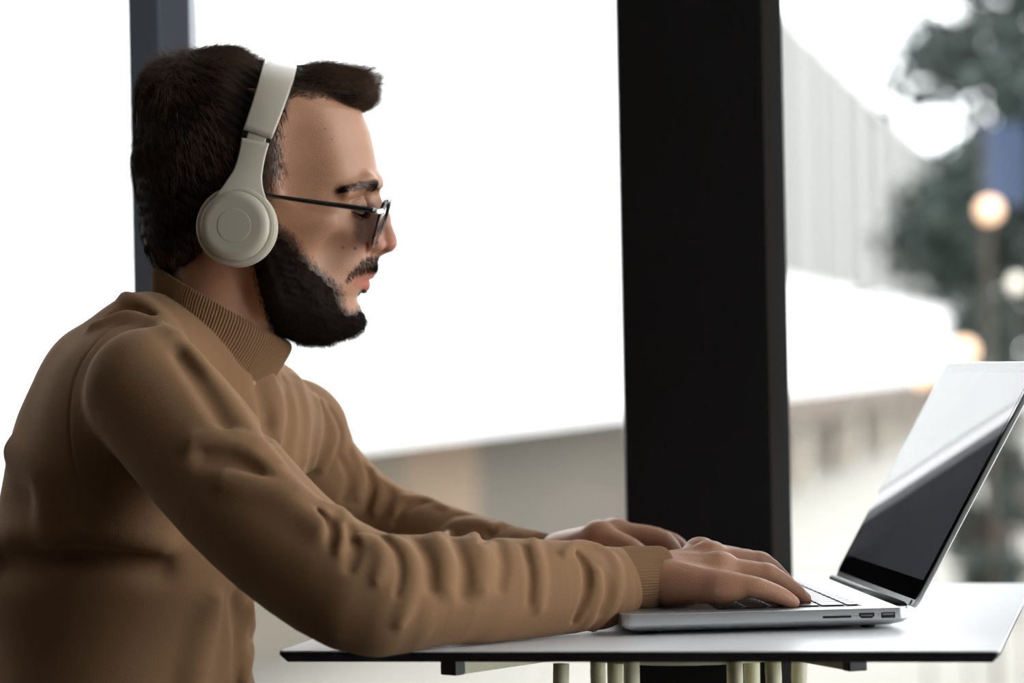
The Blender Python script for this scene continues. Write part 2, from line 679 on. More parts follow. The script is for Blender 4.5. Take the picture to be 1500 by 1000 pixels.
def _cull(S, C, r):
    E = np.stack([p.fn(C) for p in S.prims], 1)
    d = np.full(len(C), 9.0)
    for i, p in enumerate(S.prims):
        e = E[:, i]
        if p.op == 'u': d = smin(d, e, p.k)
        elif p.op == 's': d = -smin(-d, e, p.k)
        else: d = -smin(-d, -e, p.k)
    use = np.zeros(E.shape, bool)
    R = 1.5 * r
    for i, p in enumerate(S.prims):
        if p.op == 'u': use[:, i] = E[:, i] - R < p.k + np.maximum(d, 0) + R
        elif p.op == 's': use[:, i] = E[:, i] - R < p.k + .004
        else: use[:, i] = E[:, i] + R > -p.k - .004
    return d, use


def grad(S, P, e=4e-4):
    d0 = S(P)
    G = np.stack([S(P + np.eye(3)[q] * e) - d0 for q in range(3)], 1) / e
    return d0, G / (np.linalg.norm(G, axis=1)[:, None] + 1e-9)


def project(S, P, n=4):
    for _ in range(n):
        d, G = grad(S, P)
        P = P - G * d[:, None]
    return P, G


def raycast(S, px, py, y0=1.9, y1=3.1):
    """first hit of the surface along sight lines through picture points"""
    px = np.atleast_1d(px).astype(float); py = np.atleast_1d(py).astype(float)
    d = np.stack([at(a, b, 1.0) - CP for a, b in zip(px, py)])
    L = np.linalg.norm(d, axis=1)[:, None]
    t = np.full(len(px), y0)
    for _ in range(60):
        t = t + np.clip(S(CP + d * t[:, None]) * .8, -.02, .1)
        t = np.minimum(t, y1)
    return CP + d * t[:, None]


# ================================================================ PERSON
# picture-aligned frame at the head's middle plane (Y = HY): u right, v down, w away, in picture pixels
HY = 2.60
HS = F / HY


def to_uvw(P):
    q = P - CP
    return CX + HS * (q @ RV), CY - HS * (q @ UV), HS * (P[:, 1] - HY)


def H(px, py, w=0.0):
    """point seen at picture position px,py lying w (head pixels) beyond the head's middle plane"""
    return at(px, py, HY + w / HS)


AX = np.stack([RV, np.array([0, 1.0, 0]), UV], 1)      # columns: u, w, up


def hell(px, py, w, ru, rv, rw, ang=0.0):
    """ellipsoid in head pixels, ang = tilt in the profile plane (deg, clockwise)"""
    a = math.radians(ang)
    ex = RV * math.cos(a) - UV * math.sin(a)
    ez = RV * math.sin(a) + UV * math.cos(a)
    return ell(H(px, py, w), (ru / HS, rw / HS, rv / HS), np.stack([ex, np.array([0, 1.0, 0]), ez], 1))


def hcap(a, b, ra, rb):
    return cap(H(*a), H(*b), ra / HS, rb / HS)


def both(fn, *args, **kw):
    """mirror a solid given with w>0 to the near side too"""
    return fn


# face slices: v: (front u, back u, centre u, half width, exponent)
FT = np.array([
    [140, 512, 300, 400, 96, 2.1],
    [165, 531, 290, 400, 104, 2.15],
    [195, 543, 285, 400, 108, 2.2],
    [230, 550, 285, 400, 110, 2.3],
    [258, 555, 285, 402, 111, 2.45],
    [272, 554, 290, 402, 111, 2.5],
    [286, 546, 295, 402, 111, 2.45],
    [305, 541, 300, 402, 112, 2.35],
    [330, 542, 305, 402, 112, 2.2],
    [355, 545, 315, 402, 109, 2.1],
    [375, 545, 325, 402, 104, 2.0],
    [392, 544, 335, 402, 99, 1.95],
    [405, 538, 345, 402, 96, 1.95],
    [420, 533, 352, 404, 93, 1.95],
    [435, 527, 362, 406, 89, 1.95],
    [450, 525, 372, 410, 84, 2.0],
    [465, 524, 385, 415, 76, 2.05],
    [478, 518, 400, 425, 64, 2.1],
    [490, 502, 420, 440, 46, 2.1],
    [498, 486, 440, 455, 26, 2.0],
], float)


def face_base(P):
    u, v, w = to_uvw(P)
    vc = np.clip(v, 140, 498)
    c = [np.interp(vc, FT[:, 0], FT[:, i]) for i in range(1, 6)]
    uf, ub, um, A, n = c
    du = u - um
    ext = np.where(du > 0, uf - um, um - ub)
    k = (np.abs(du / ext) ** n + np.abs(w / A) ** n) ** (1 / n)
    # distance estimate: scale by the mean radius
    rr = np.sqrt(du * du + w * w) + 1e-6
    d = (k - 1) * rr / np.maximum(k, .05)
    d = np.where(rr < 5, -np.minimum(ext, A), d)
    dv = np.maximum(140 - v, v - 498)
    d = np.where(dv > 0, np.sqrt(np.maximum(d, 0) ** 2 + dv ** 2) + np.minimum(d, 0) * 0, np.maximum(d, dv) * 0 + d)
    d = np.maximum(d, dv)
    return d / HS * .8


body = Solid([])
A_ = body.add
# -- skull, jaw, neck
A_(hell(362, 242, 0, 152, 140, 117, 4))
A_(face_base, 'u', .012)
A_(hcap((338, 380, 0), (296, 545, 0), 80, 88), 'u', .012)
A_(hcap((392, 420, 0), (350, 520, 0), 34, 40), 'u', .02)
A_(hcap((398, 430, -62), (330, 545, -20), 16, 14), 'u', .02)       # neck muscle, near
A_(hcap((398, 430, 62), (330, 545, 20), 16, 14), 'u', .02)
for sg in (-1, 1):
    A_(hell(478, 338, 74 * sg, 44, 22, 24, 12), 'u', .016)          # cheekbone
    A_(hell(440, 318, 98 * sg, 46, 12, 10, 4), 'u', .012)           # cheek arch
    A_(hell(446, 235, 113 * sg, 30, 46, 10, 0), 's', .018)          # temple hollow
    A_(hell(537, 306, 47 * sg, 16, 14, 30, 0), 's', .010)           # eye socket
    A_(hell(502, 375, 84 * sg, 30, 30, 14, 0), 's', .02)            # cheek hollow
    A_(hcap((552, 268, 14 * sg), (538, 267, 58 * sg), 8, 8), 'u', .010)   # brow ridge
    A_(hcap((538, 267, 58 * sg), (508, 281, 90 * sg), 8, 7), 'u', .010)
    A_(hell(518, 301, 49 * sg, 19, 17.5, 21, 0), 'u', .003)         # lidded eyeball
    A_(hcap((536, 310.5, 36 * sg), (538, 312, 50 * sg), 1.1, 1.1), 's', .0014)   # closed lid line
    A_(hcap((538, 312, 50 * sg), (520, 309, 70 * sg), 1.1, 1.1), 's', .0014)
    A_(hcap((540, 291, 34 * sg), (533, 288, 54 * sg), 1.2, 1.2), 's', .002)    # upper lid crease
    A_(hcap((533, 288, 54 * sg), (512, 293, 74 * sg), 1.2, 1.2), 's', .002)
    A_(hcap((528, 321, 32 * sg), (512, 326, 62 * sg), 1, 1), 's', .004)      # under the eye
# -- nose
A_(hcap((547, 284, 0), (562, 318, 0), 7.5, 8), 'u', .008)
A_(hcap((562, 318, 0), (569, 343, 0), 8, 9.5), 'u', .006)
A_(hell(569, 355, 0, 13.2, 12.5, 13.5, 10), 'u', .005)
for sg in (-1, 1):
    A_(hcap((540, 305, 9 * sg), (546, 352, 17 * sg), 11, 12), 'u', .010)
    A_(hell(549, 359, 19 * sg, 14.5, 10.5, 9, 8), 'u', .004)
    A_(hell(569, 357, 6 * sg, 10, 9, 8, 0), 'u', .003)
    A_(hcap((535, 348, 30 * sg), (536, 368, 31 * sg), 2.2, 2.4), 's', .004)  # groove behind the nostril wing
    A_(hell(558, 370, 9.5 * sg, 9, 4.0, 4.6, -12), 's', .0018)      # nostril
A_(hcap((571, 364, 0), (552, 372, 0), 4.5, 5.5), 'u', .003)
# -- mouth and chin
A_(hell(535, 390, 0, 15, 13, 34, 0), 'u', .010)
A_(hcap((542, 402, 4), (519, 408, 31), 6.2, 3.5), 'u', .004)
A_(hcap((542, 402, -4), (519, 408, -31), 6.2, 3.5), 'u', .004)
A_(hcap((533, 418, 0), (516, 414.5, 29), 7.8, 4), 'u', .004)
A_(hcap((533, 418, 0), (516, 414.5, -29), 7.8, 4), 'u', .004)
A_(hcap((545, 409.5, 0), (509, 411, 39), 1.6, 1.2), 's', .0016)
A_(hcap((545, 409.5, 0), (509, 411, -39), 1.6, 1.2), 's', .0016)
A_(hell(532, 437, 0, 7, 6, 26, 0), 's', .006)
A_(hell(508, 466, 0, 19, 18, 30, 0), 'u', .012)
# -- ears (under the ear pads)
for sg in (-1, 1):
    A_(hell(352, 330, 108 * sg, 20, 36, 9, 10), 'u', .006)
    A_(hell(355, 328, 117 * sg, 11, 22, 5, 10), 's', .004)

HEAD_N = len(body.prims)


def PX(px, py, Y, rpx=None):
    p = at(px, py, Y)
    return (*p,) if rpx is None else (*p, rpx * Y / F)


# -- trunk inside the clothes
for a in (
    hell(225, 640, 0, 165, 150, 185, 25), hell(190, 880, 0, 160, 240, 175, 5), hell(185, 1120, 0, 190, 150, 200, 0),
):
    A_(a, 'u', .04)
# -- arms (near = his right, far = his left)
near_arm = [PX(225, 575, 2.44, 72), PX(360, 725, 2.37, 70), PX(515, 872, 2.315, 62), PX(700, 864, 2.36, 55),
            PX(850, 852, 2.43, 42), PX(930, 846, 2.462, 36), PX(965, 846, 2.47, 36)]
far_arm = [PX(428, 612, 2.80, 60), PX(465, 680, 2.82, 48), PX(545, 768, 2.815, 36), PX(660, 799, 2.755, 28),
           PX(760, 812, 2.70, 29), PX(806, 818, 2.685, 28)]
FL = np.array([.0, 0, 1.0])
A_(limb(near_arm, 18, (FL, 1.1)), 'u', .03)
A_(limb(far_arm, 18, (FL, 1.1)), 'u', .03)


def finger(pts, k=.005, op_k=.014):
    A_(limb(pts, 14), 'u', .0095)


# -- near hand: palm and five fingers resting on the keys
NW = PX(968, 846, 2.475, 36)
mcp = {'pinky': PX(1052, 858, 2.434, 18.5), 'ring': PX(1052, 835, 2.462, 21), 'middle': PX(1038, 818, 2.492, 20.5),
       'index': PX(1026, 812, 2.522, 20)}
A_(limb([NW, PX(1000, 846, 2.47, 34), PX(1030, 843, 2.465, 27)], 8, (FL, 1.0)), 'u', .008)
for kf, p in mcp.items():
    A_(cap(PX(975, 845, 2.47 + (p[1] - 2.475) * .45, 1)[:3], p[:3], .0165, p[3] * 1.0), 'u', .012)
A_(cap(PX(982, 862, 2.452)[:3], PX(1070, 863, 2.432)[:3], .0125, .0085), 'u', .014)      # heel of the hand, little finger side
A_(cap(PX(985, 850, 2.50)[:3], PX(1040, 868, 2.535)[:3], .014, .012), 'u', .012)
N = {
    'pinky': [mcp['pinky'], PX(1082, 857, 2.430, 17.2), PX(1110, 861, 2.428, 15.6), PX(1142, 872.5, 2.43, 13.8), PX(1161, 882.5, 2.432, 10.4)],
    'ring': [mcp['ring'], PX(1122, 842, 2.466, 16.5), PX(1156, 861, 2.467, 13.8), PX(1178, 877, 2.466, 10.4)],
    'middle': [mcp['middle'], PX(1112, 825, 2.502, 16.5), PX(1144, 847, 2.503, 13.4), PX(1165, 868, 2.502, 10.4)],
    'index': [mcp['index'], PX(1095, 822, 2.542, 16), PX(1128, 845, 2.545, 13), PX(1145, 864, 2.545, 10.2)],
    'thumb': [PX(1000, 858, 2.515, 18), PX(1042, 868, 2.552, 16), PX(1078, 868, 2.56, 14), PX(1102, 872, 2.555, 10.5)],
}
for kf, pts in N.items():
    finger(pts)
# knuckle bumps, tendons, finger joints
for kf, c in (('ring', (1057, 818)), ('middle', (1040, 802)), ('index', (1024, 797))):
    A_(ell(PX(*c, mcp[kf][1])[:3], (.0085, .007, .0045)), 'u', .007)
for (a, b) in (((990, 830, 2.445), (1050, 843, 2.432)), ((985, 818, 2.462), (1052, 816, 2.46)), ((985, 812, 2.478), (1034, 800, 2.49))):
    A_(cap(PX(*a)[:3], PX(*b)[:3], .0022, .0028), 'u', .005)
for kf in ('ring', 'middle', 'index'):
    p = np.array(N[kf][1]); A_(ell(p[:3] + [.001, 0, p[3] * .36], (.0075, .0078, .0058)), 'u', .005)

# -- far hand
FW = PX(808, 818, 2.685, 28)
mcf = {'index': PX(878, 786, 2.645, 20), 'middle': PX(897, 783, 2.668, 20), 'ring': PX(898, 786, 2.692, 19), 'pinky': PX(890, 792, 2.715, 17)}
A_(limb([FW, PX(835, 808, 2.675, 28), PX(862, 800, 2.67, 24)], 8), 'u', .008)
for kf, p in mcf.items():
    A_(cap(PX(822, 812, 2.68 + (p[1] - 2.68) * .5)[:3], p[:3], .0165, p[3]), 'u', .012)
FG = {
    'index': [mcf['index'], PX(928, 806, 2.625, 16), PX(955, 834, 2.62, 13.5), PX(968, 853, 2.618, 10.5)],
    'middle': [mcf['middle'], PX(966, 789, 2.66, 15.5), PX(990, 815, 2.66, 13), PX(1003, 842, 2.66, 10.2)],
    'ring': [mcf['ring'], PX(978, 792, 2.695, 14.5), PX(1004, 814, 2.70, 12.5), PX(1018, 838, 2.70, 10)],
    'pinky': [mcf['pinky'], PX(955, 802, 2.73, 13), PX(980, 822, 2.74, 11.5), PX(994, 842, 2.74, 9)],
    'thumb': [PX(835, 822, 2.655, 19), PX(872, 838, 2.63, 16.5), PX(912, 846, 2.615, 14.5), PX(938, 853, 2.605, 11)],
}
for kf, pts in FG.items():
    finger(pts)
A_(ell(PX(877, 774, 2.645)[:3], (.009, .008, .0055)), 'u', .007)
A_(ell(PX(903, 771, 2.668)[:3], (.009, .008, .0055)), 'u', .007)
# -- hips and thighs down to the seat (below the picture)
for sg in (-1, 1):
    A_(limb([(-.30, HY + .09 * sg, .56, .085), (-.18, HY + .10 * sg, .55, .075), (-.06, HY + .11 * sg, .52, .06),
             (-.04, HY + .11 * sg, .3, .055), (-.07, HY + .11 * sg, .1, .042), (-.05, HY + .11 * sg, .045, .038), (.02, HY + .12 * sg, .028, .026)], 20), 'u', .03)

# ---------------------------------------------------------------- skin
def skin_material():
    m = mat('skin', hexl(168, 118, 88), .45, spec=.4, sss=.25)
    nt = m.node_tree
    p = nt.nodes['Principled BSDF']
    tc = nt.nodes.new('ShaderNodeTexCoord')
    n1 = nt.nodes.new('ShaderNodeTexNoise'); n1.inputs['Scale'].default_value = 28; n1.inputs['Detail'].default_value = 6
    nt.links.new(tc.outputs['Object'], n1.inputs['Vector'])
    mx = nt.nodes.new('ShaderNodeMix'); mx.data_type = 'RGBA'
    mx.inputs[6].default_value = hexl(160, 113, 86)
    mx.inputs[7].default_value = hexl(186, 141, 113)
    nt.links.new(n1.outputs['Fac'], mx.inputs[0])
    last = mx.outputs[2]
    for att, c in (('red', hexl(186, 104, 90)), ('lips', hexl(176, 92, 84)), ('stubble', hexl(52, 36, 28)), ('dark', hexl(22, 14, 11)), ('nail', hexl(222, 170, 150))):
        a = nt.nodes.new('ShaderNodeAttribute'); a.attribute_name = att
        q = nt.nodes.new('ShaderNodeMix'); q.data_type = 'RGBA'
        nt.links.new(a.outputs['Fac'], q.inputs[0])
        nt.links.new(last, q.inputs[6])
        q.inputs[7].default_value = c
        last = q.outputs[2]
    nt.links.new(last, p.inputs['Base Color'])
    n2 = nt.nodes.new('ShaderNodeTexVoronoi'); n2.inputs['Scale'].default_value = 900
    n3 = nt.nodes.new('ShaderNodeTexNoise'); n3.inputs['Scale'].default_value = 120; n3.inputs['Detail'].default_value = 4
    nt.links.new(tc.outputs['Object'], n2.inputs['Vector']); nt.links.new(tc.outputs['Object'], n3.inputs['Vector'])
    ad = nt.nodes.new('ShaderNodeMath'); ad.operation = 'ADD'
    nt.links.new(n2.outputs['Distance'], ad.inputs[0]); nt.links.new(n3.outputs['Fac'], ad.inputs[1])
    b = nt.nodes.new('ShaderNodeBump'); b.inputs['Strength'].default_value = .22; b.inputs['Distance'].default_value = .0008
    nt.links.new(ad.outputs[0], b.inputs['Height']); nt.links.new(b.outputs[0], p.inputs['Normal'])
    return m


m_skin = skin_material()


def poly_sd(u, v, poly):
    """signed distance (negative inside) to a 2-D polygon"""
    poly = np.array(poly, float)
    d = np.full(len(u), 1e9)
    inside = np.zeros(len(u), bool)
    n = len(poly)
    for i in range(n):
        a, b = poly[i], poly[(i + 1) % n]
        e = b - a
        wx, wy = u - a[0], v - a[1]
        t = np.clip((wx * e[0] + wy * e[1]) / (e @ e), 0, 1)
        d = np.minimum(d, np.hypot(wx - e[0] * t, wy - e[1] * t))
        c = ((a[1] > v) != (b[1] > v)) & (u < (b[0] - a[0]) * (v - a[1]) / (b[1] - a[1] + 1e-12) + a[0])
        inside ^= c
    return np.where(inside, -d, d)


def vnoise(P, s, seed=0):
    """cheap smooth pseudo noise, -1..1"""
    r = np.random.default_rng(seed)
    out = 0
    for k in range(5):
        f = r.normal(0, 1, 3) * s * (1 + .5 * k)
        out = out + np.sin(P @ f + r.random() * 6.28) / (1 + .3 * k)
    return out / 2.6


BEARD = [(372, 288), (402, 288), (408, 318), (420, 336), (440, 348), (452, 372), (470, 392), (488, 408), (500, 418),
         (506, 430), (507, 448), (514, 456), (524, 453), (531, 446), (542, 450), (548, 470), (545, 490), (525, 506), (480, 512), (425, 512),
         (405, 480), (388, 440), (378, 400), (372, 350)]
STACHE = [(560, 377), (545, 374), (534, 381), (523, 393), (514, 403), (509, 412), (513, 412), (516, 408), (520, 405), (534, 399), (556, 396)]
SOUL = [(540, 428), (532, 424), (527, 430), (527, 439), (534, 440), (540, 436)]

person = thing('person', 'man in a tan turtleneck sweater typing on a laptop, dark hair and full beard', 'person', (0, 0, 0))

xs = ticks([(-.46, -.345, .006), (-.345, -.105, .0013), (-.105, .0, .004), (.0, .072, .0025), (.072, .262, .0013), (.262, .28, .004)])
ys = ticks([(2.22, 2.40, .003), (2.40, 2.60, .0013), (2.60, 2.84, .0022)])
zs = ticks([(0, .755, .006), (.755, .845, .0013), (.845, .98, .0026), (.98, 1.27, .0013)])
V, Q = polygonise(body, xs, ys, zs)
bo = mesh_np('body', V, Q, m_skin, person)
u, v, ww = to_uvw(V)


def attr(o, name, val):
    a = o.data.attributes.new(name, 'FLOAT', 'POINT')
    a.data.foreach_set('value', np.clip(val, 0, 1).astype(np.float32))


front = (v < 520)
nz = vnoise(V, 900, 1) * 3
bd = poly_sd(u, v, BEARD); ms = poly_sd(u, v, STACHE); so = poly_sd(u, v, SOUL)
hls = poly_sd(u, v, [(300, 60), (560, 100), (548, 156), (515, 152), (480, 145), (440, 147), (424, 160), (418, 190), (420, 232), (424, 258), (412, 274), (404, 290), (400, 330), (300, 330)])
st = np.maximum.reduce([np.clip((5 - hls + nz) / 13, 0, 1) * (v < 345), np.clip((4 - bd + nz) / np.where(u < 415, 18, 10), 0, 1), np.clip((2 - ms + nz) / 5, 0, 1) * .75, np.clip((1 - so) / 4, 0, 1)])
attr(bo, 'stubble', np.where(front, st * .85, 0))
lip = poly_sd(u, v, [(552, 396), (538, 399), (522, 404), (507, 411), (520, 420), (532, 426), (546, 426)])
attr(bo, 'lips', np.where(front & (np.abs(ww) < 42), np.clip((1.5 - lip) / 3, 0, 1) * .55, 0))
rd = np.exp(-(((u - 575) / 22) ** 2 + ((v - 358) / 18) ** 2)) + .6 * np.exp(-(((u - 535) / 12) ** 2 + ((v - 362) / 14) ** 2))
hand = np.zeros(len(V))
for D_ in (N, FG):
    for kf, pts in D_.items():
        for q, s_ in ((-1, .7), (0, .35)):
            hand = np.maximum(hand, s_ * np.exp(-((np.linalg.norm(V - np.array(pts[q][:3]), axis=1) / .013) ** 2)))
attr(bo, 'red', np.clip(rd * .45, 0, .5) + hand * .22)
dk = np.clip((1.5 - poly_sd(u, v, [(500, 285), (507, 279), (522, 274), (545, 269), (557, 268), (557, 277), (545, 281), (525, 285), (508, 288)])) / 4, 0, 1) * .7 * ((np.abs(ww) < 104) & (np.abs(ww) > 9) & (u > 480))
for (mu, mv, mr) in ((482, 196, 1.3), (491, 211, 1.1), (506, 365, 2.0), (523, 366, 2.2)):
    dk = np.maximum(dk, np.clip((mr + .8 - np.hypot(u - mu, v - mv)) / 1.5, 0, 1) * .7 * (ww < -20))
lash = np.minimum(np.abs(v - (311 + (540 - u) * -.1)), 9)
dk = np.maximum(dk, np.where((u > 516) & (u < 544) & (np.abs(np.abs(ww) - 52) < 24), np.clip((2.2 - lash) / 1.5, 0, 1), 0))
attr(bo, 'dark', dk)
nl = np.zeros(len(V))
for D_ in (N, FG):
    for kf, pts in D_.items():
        a, b_ = np.array(pts[-2][:3]), np.array(pts[-1][:3])
        dr = (b_ - a) / np.linalg.norm(b_ - a)
        up = np.array([0, 0, 1.0]) - dr * dr[2]; up /= np.linalg.norm(up)
        q = V - (b_ + dr * .001)
        lx, lu = q @ dr, q @ up
        ly = np.abs(q @ np.cross(dr, up))
        nl = np.maximum(nl, (lu > pts[-1][3] * .35) * np.clip((1 - ((lx / .0055) ** 4 + (ly / .005) ** 4)) * 4, 0, 1))
attr(bo, 'nail', nl * .8)

# ================================================================ SWEATER
def knit_material(name, col, scale=1.0, fine=True):
    m = mat(name, col, .9, spec=.15, sheen=.18)
    nt = m.node_tree
    p = nt.nodes['Principled BSDF']
    p.inputs['Sheen Tint'].default_value = (.85, .62, .42, 1)
    tc = nt.nodes.new('ShaderNodeTexCoord')
    n = nt.nodes.new('ShaderNodeTexNoise'); n.inputs['Scale'].default_value = 14; n.inputs['Detail'].default_value = 8
    nt.links.new(tc.outputs['Object'], n.inputs['Vector'])
    mx = nt.nodes.new('ShaderNodeMix'); mx.data_type = 'RGBA'
    mx.inputs[6].default_value = (col[0] * .88, col[1] * .87, col[2] * .86, 1)
    mx.inputs[7].default_value = (col[0] * 1.1, col[1] * 1.1, col[2] * 1.1, 1)
    nt.links.new(n.outputs['Fac'], mx.inputs[0]); nt.links.new(mx.outputs[2], p.inputs['Base Color'])
    w1 = nt.nodes.new('ShaderNodeTexWave'); w1.wave_type = 'BANDS'; w1.bands_direction = 'X'
    w1.inputs['Scale'].default_value = 240; w1.inputs['Distortion'].default_value = 1.2; w1.inputs['Detail'].default_value = 2
    n2 = nt.nodes.new('ShaderNodeTexNoise'); n2.inputs['Scale'].default_value = 500; n2.inputs['Detail'].default_value = 3
    nt.links.new(tc.outputs['Object'], w1.inputs['Vector']); nt.links.new(tc.outputs['Object'], n2.inputs['Vector'])
    ad = nt.nodes.new('ShaderNodeMath'); ad.operation = 'MULTIPLY_ADD'; ad.inputs[1].default_value = .25
    nt.links.new(w1.outputs['Fac'], ad.inputs[0]); nt.links.new(n2.outputs['Fac'], ad.inputs[2])
    b = nt.nodes.new('ShaderNodeBump'); b.inputs['Strength'].default_value = .3; b.inputs['Distance'].default_value = .0008
    nt.links.new(ad.outputs[0], b.inputs['Height']); nt.links.new(b.outputs[0], p.inputs['Normal'])
    return m


m_knit = knit_material('tan knit wool', (.24, .135, .070, 1))
m_rib = knit_material('tan ribbed wool', (.222, .124, .064, 1))

sw = Solid([])
S_ = sw.add
S_(hell(205, 650, 0, 178, 165, 205, 12), 'u', .03)
S_(hell(195, 560, 20, 120, 90, 190, 18), 'u', .03)
S_(hell(178, 850, 0, 196, 260, 200, 4), 'u', .05)
S_(hell(178, 1080, 0, 210, 160, 215, 0), 'u', .05)
S_(hell(355, 690, 60, 90, 150, 105, 12), 'u', .04)      # chest
S_(hcap((215, 500, -60), (255, 520, 60), 72, 72), 'u', .03)
S_(hcap((300, 545, -20), (330, 590, 40), 78, 80), 'u', .03)
near_sl = [PX(216, 572, 2.43, 92), PX(262, 625, 2.41, 98), PX(350, 730, 2.365, 96), PX(440, 815, 2.33, 92), PX(535, 868, 2.31, 92), PX(620, 866, 2.33, 83),
           PX(710, 862, 2.365, 74), PX(800, 858, 2.40, 66), PX(850, 855, 2.425, 60)]
S_(limb(near_sl, 22), 'u', .032)
S_(hell(345, 612, 20, 62, 66, 95, 0), 'u', .03)
S_(hell(178, 640, -150, 105, 150, 98, 10), 'u', .035)
S_(hcap((235, 520, -95), (290, 515, -50), 50, 50), 'u', .03)
S_(cap(PX(700, 868, 2.365)[:3], PX(835, 862, 2.42)[:3], .041, .037), 'u', .01)
# sleeve end blousing over the cuff
S_(limb([PX(838, 856, 2.42, 58), PX(866, 861, 2.435, 62), PX(886, 858, 2.443, 58), PX(903, 851, 2.452, 50)], 8), 'u', .004)
far_sl = [PX(425, 640, 2.78, 88), PX(452, 690, 2.80, 80), PX(520, 745, 2.82, 66), PX(590, 772, 2.80, 54), PX(660, 790, 2.76, 47),
          PX(720, 803, 2.72, 41), PX(762, 811, 2.70, 38), PX(775, 812, 2.696, 37)]
S_(limb(far_sl, 18), 'u', .02)
S_(hell(408, 610, 150, 60, 90, 80, -20), 'u', .03)

# folds are modelled where the picture shows them: (polyline, radius px, sink px, blend, kind)
base = Solid(list(sw.prims))
FOLDS = [
    # near sleeve: seam round the arm hole
    ([(188, 474), (160, 482), (128, 516), (108, 560), (101, 620), (108, 680), (122, 725)], 2.0, 0, .003, 's'),
    ([(183, 434), (206, 444), (232, 462), (262, 495)], 12, 4, .012, 'u'),
    ([(140, 478), (180, 462), (222, 470), (262, 500), (300, 545)], 10, 4, .014, 'u'),
    ([(150, 470), (190, 452), (230, 468)], 5, 2, .010, 's'),
    ([(276, 515), (318, 560), (352, 606), (378, 650)], 9, 3, .014, 'u'),
    ([(262, 520), (300, 575), (330, 625)], 5, 1, .014, 's'),
    ([(285, 648), (340, 652), (395, 690), (432, 718)], 12, 6, .02, 'u'),
    ([(300, 668), (350, 676), (400, 712)], 7, 2, .02, 's'),
    ([(330, 705), (390, 715), (440, 745), (470, 775)], 10, 5, .02, 'u'),
    ([(350, 640), (385, 655), (408, 680)], 7, 2, .01, 'u'),
    # elbow crook
    ([(435, 722), (462, 738), (476, 765)], 10, 4, .010, 'u'),
    ([(478, 742), (502, 750), (508, 776), (498, 806)], 11, 3, .009, 'u'),
    ([(462, 748), (484, 770), (486, 800)], 5, 1, .008, 's'),
    ([(512, 772), (520, 800), (512, 830)], 6, 1, .010, 's'),
    ([(528, 788), (552, 796), (560, 822), (552, 850)], 9, 3, .009, 'u'),
    ([(560, 785), (582, 808), (588, 838), (582, 870)], 4.5, 0, .006, 's'),
    ([(575, 788), (596, 806), (606, 840), (600, 880), (586, 912)], 9, 3, .010, 'u'),
    ([(612, 790), (630, 822), (632, 860)], 6, 1, .012, 's'),
    ([(640, 786), (654, 815), (654, 860)], 8, 4, .014, 'u'),
    ([(668, 790), (682, 830), (680, 870)], 5, 1, .012, 's'),
    ([(695, 786), (708, 820), (706, 860)], 8, 4, .014, 'u'),
    ([(730, 790), (738, 825), (734, 860)], 4, 0, .010, 's'),
    ([(768, 800), (778, 840), (776, 880)], 3.5, 0, .008, 's'),
    ([(782, 792), (792, 840), (790, 890)], 6, 3, .010, 'u'),
    # rolled fold before the cuff
    ([(826, 812), (842, 799), (868, 799), (893, 812), (905, 836), (904, 868), (892, 898), (870, 920)], 12, 1, .006, 'u'),
    ([(846, 808), (858, 826), (862, 852), (857, 880), (842, 912)], 9, 5, .005, 's'),
    ([(838, 800), (850, 790), (866, 795)], 4, 0, .004, 'u'),
    ([(875, 838), (878, 868), (868, 900), (856, 918)], 7, 3, .008, 'u'),
    ([(890, 846), (890, 872), (880, 896)], 4, 0, .008, 's'),
    # far sleeve
    ([(482, 598), (500, 632), (496, 660), (482, 688)], 6, 0, .006, 's'),
    ([(470, 590), (488, 632), (482, 664), (470, 685)], 8, 3, .010, 'u'),
    ([(516, 660), (530, 690), (524, 725)], 8, 3, .010, 'u'),
    ([(500, 672), (512, 700), (504, 730)], 4, 0, .008, 's'),
    ([(545, 690), (556, 716), (548, 748)], 7, 3, .010, 'u'),
    ([(532, 680), (543, 706), (538, 745)], 4, 0, .008, 's'),
    ([(560, 706), (586, 724), (580, 752)], 8, 3, .008, 'u'),
    ([(578, 765), (592, 745), (620, 735), (648, 740)], 5, 0, .007, 's'),
    ([(596, 730), (622, 730), (655, 745)], 7, 3, .008, 'u'),
    ([(648, 786), (668, 768), (700, 764), (720, 772)], 8, 3, .008, 'u'),
    ([(640, 770), (660, 755), (690, 752)], 4, 0, .007, 's'),
    ([(702, 800), (718, 782), (742, 770)], 5, 0, .006, 's'),
    ([(722, 776), (742, 764), (765, 764), (784, 774)], 7, 2, .006, 'u'),
    # chest and belly
    ([(392, 545), (408, 590), (405, 640)], 8, 3, .014, 'u'),
    ([(378, 560), (388, 600), (392, 640)], 6, 1, .012, 's'),
    ([(436, 560), (448, 610), (444, 670)], 9, 4, .016, 'u'),
    ([(420, 556), (428, 610), (420, 660)], 5, 0, .014, 's'),
    ([(460, 580), (468, 620), (456, 680)], 7, 3, .014, 'u'),
    ([(312, 880), (300, 925), (288, 975), (282, 1020)], 14, 4, .020, 'u'),
    ([(345, 880), (352, 930), (350, 1000)], 7, 1, .018, 's'),
    ([(366, 890), (368, 940), (356, 1000)], 8, 4, .014, 'u'),
    ([(0, 792), (80, 786), (160, 790), (230, 802)], 12, 7, .035, 'u'),
    ([(0, 826), (90, 818), (180, 822), (235, 832)], 5, 2, .03, 's'),
    ([(20, 660), (60, 700), (80, 770)], 10, 5, .03, 'u'),
]
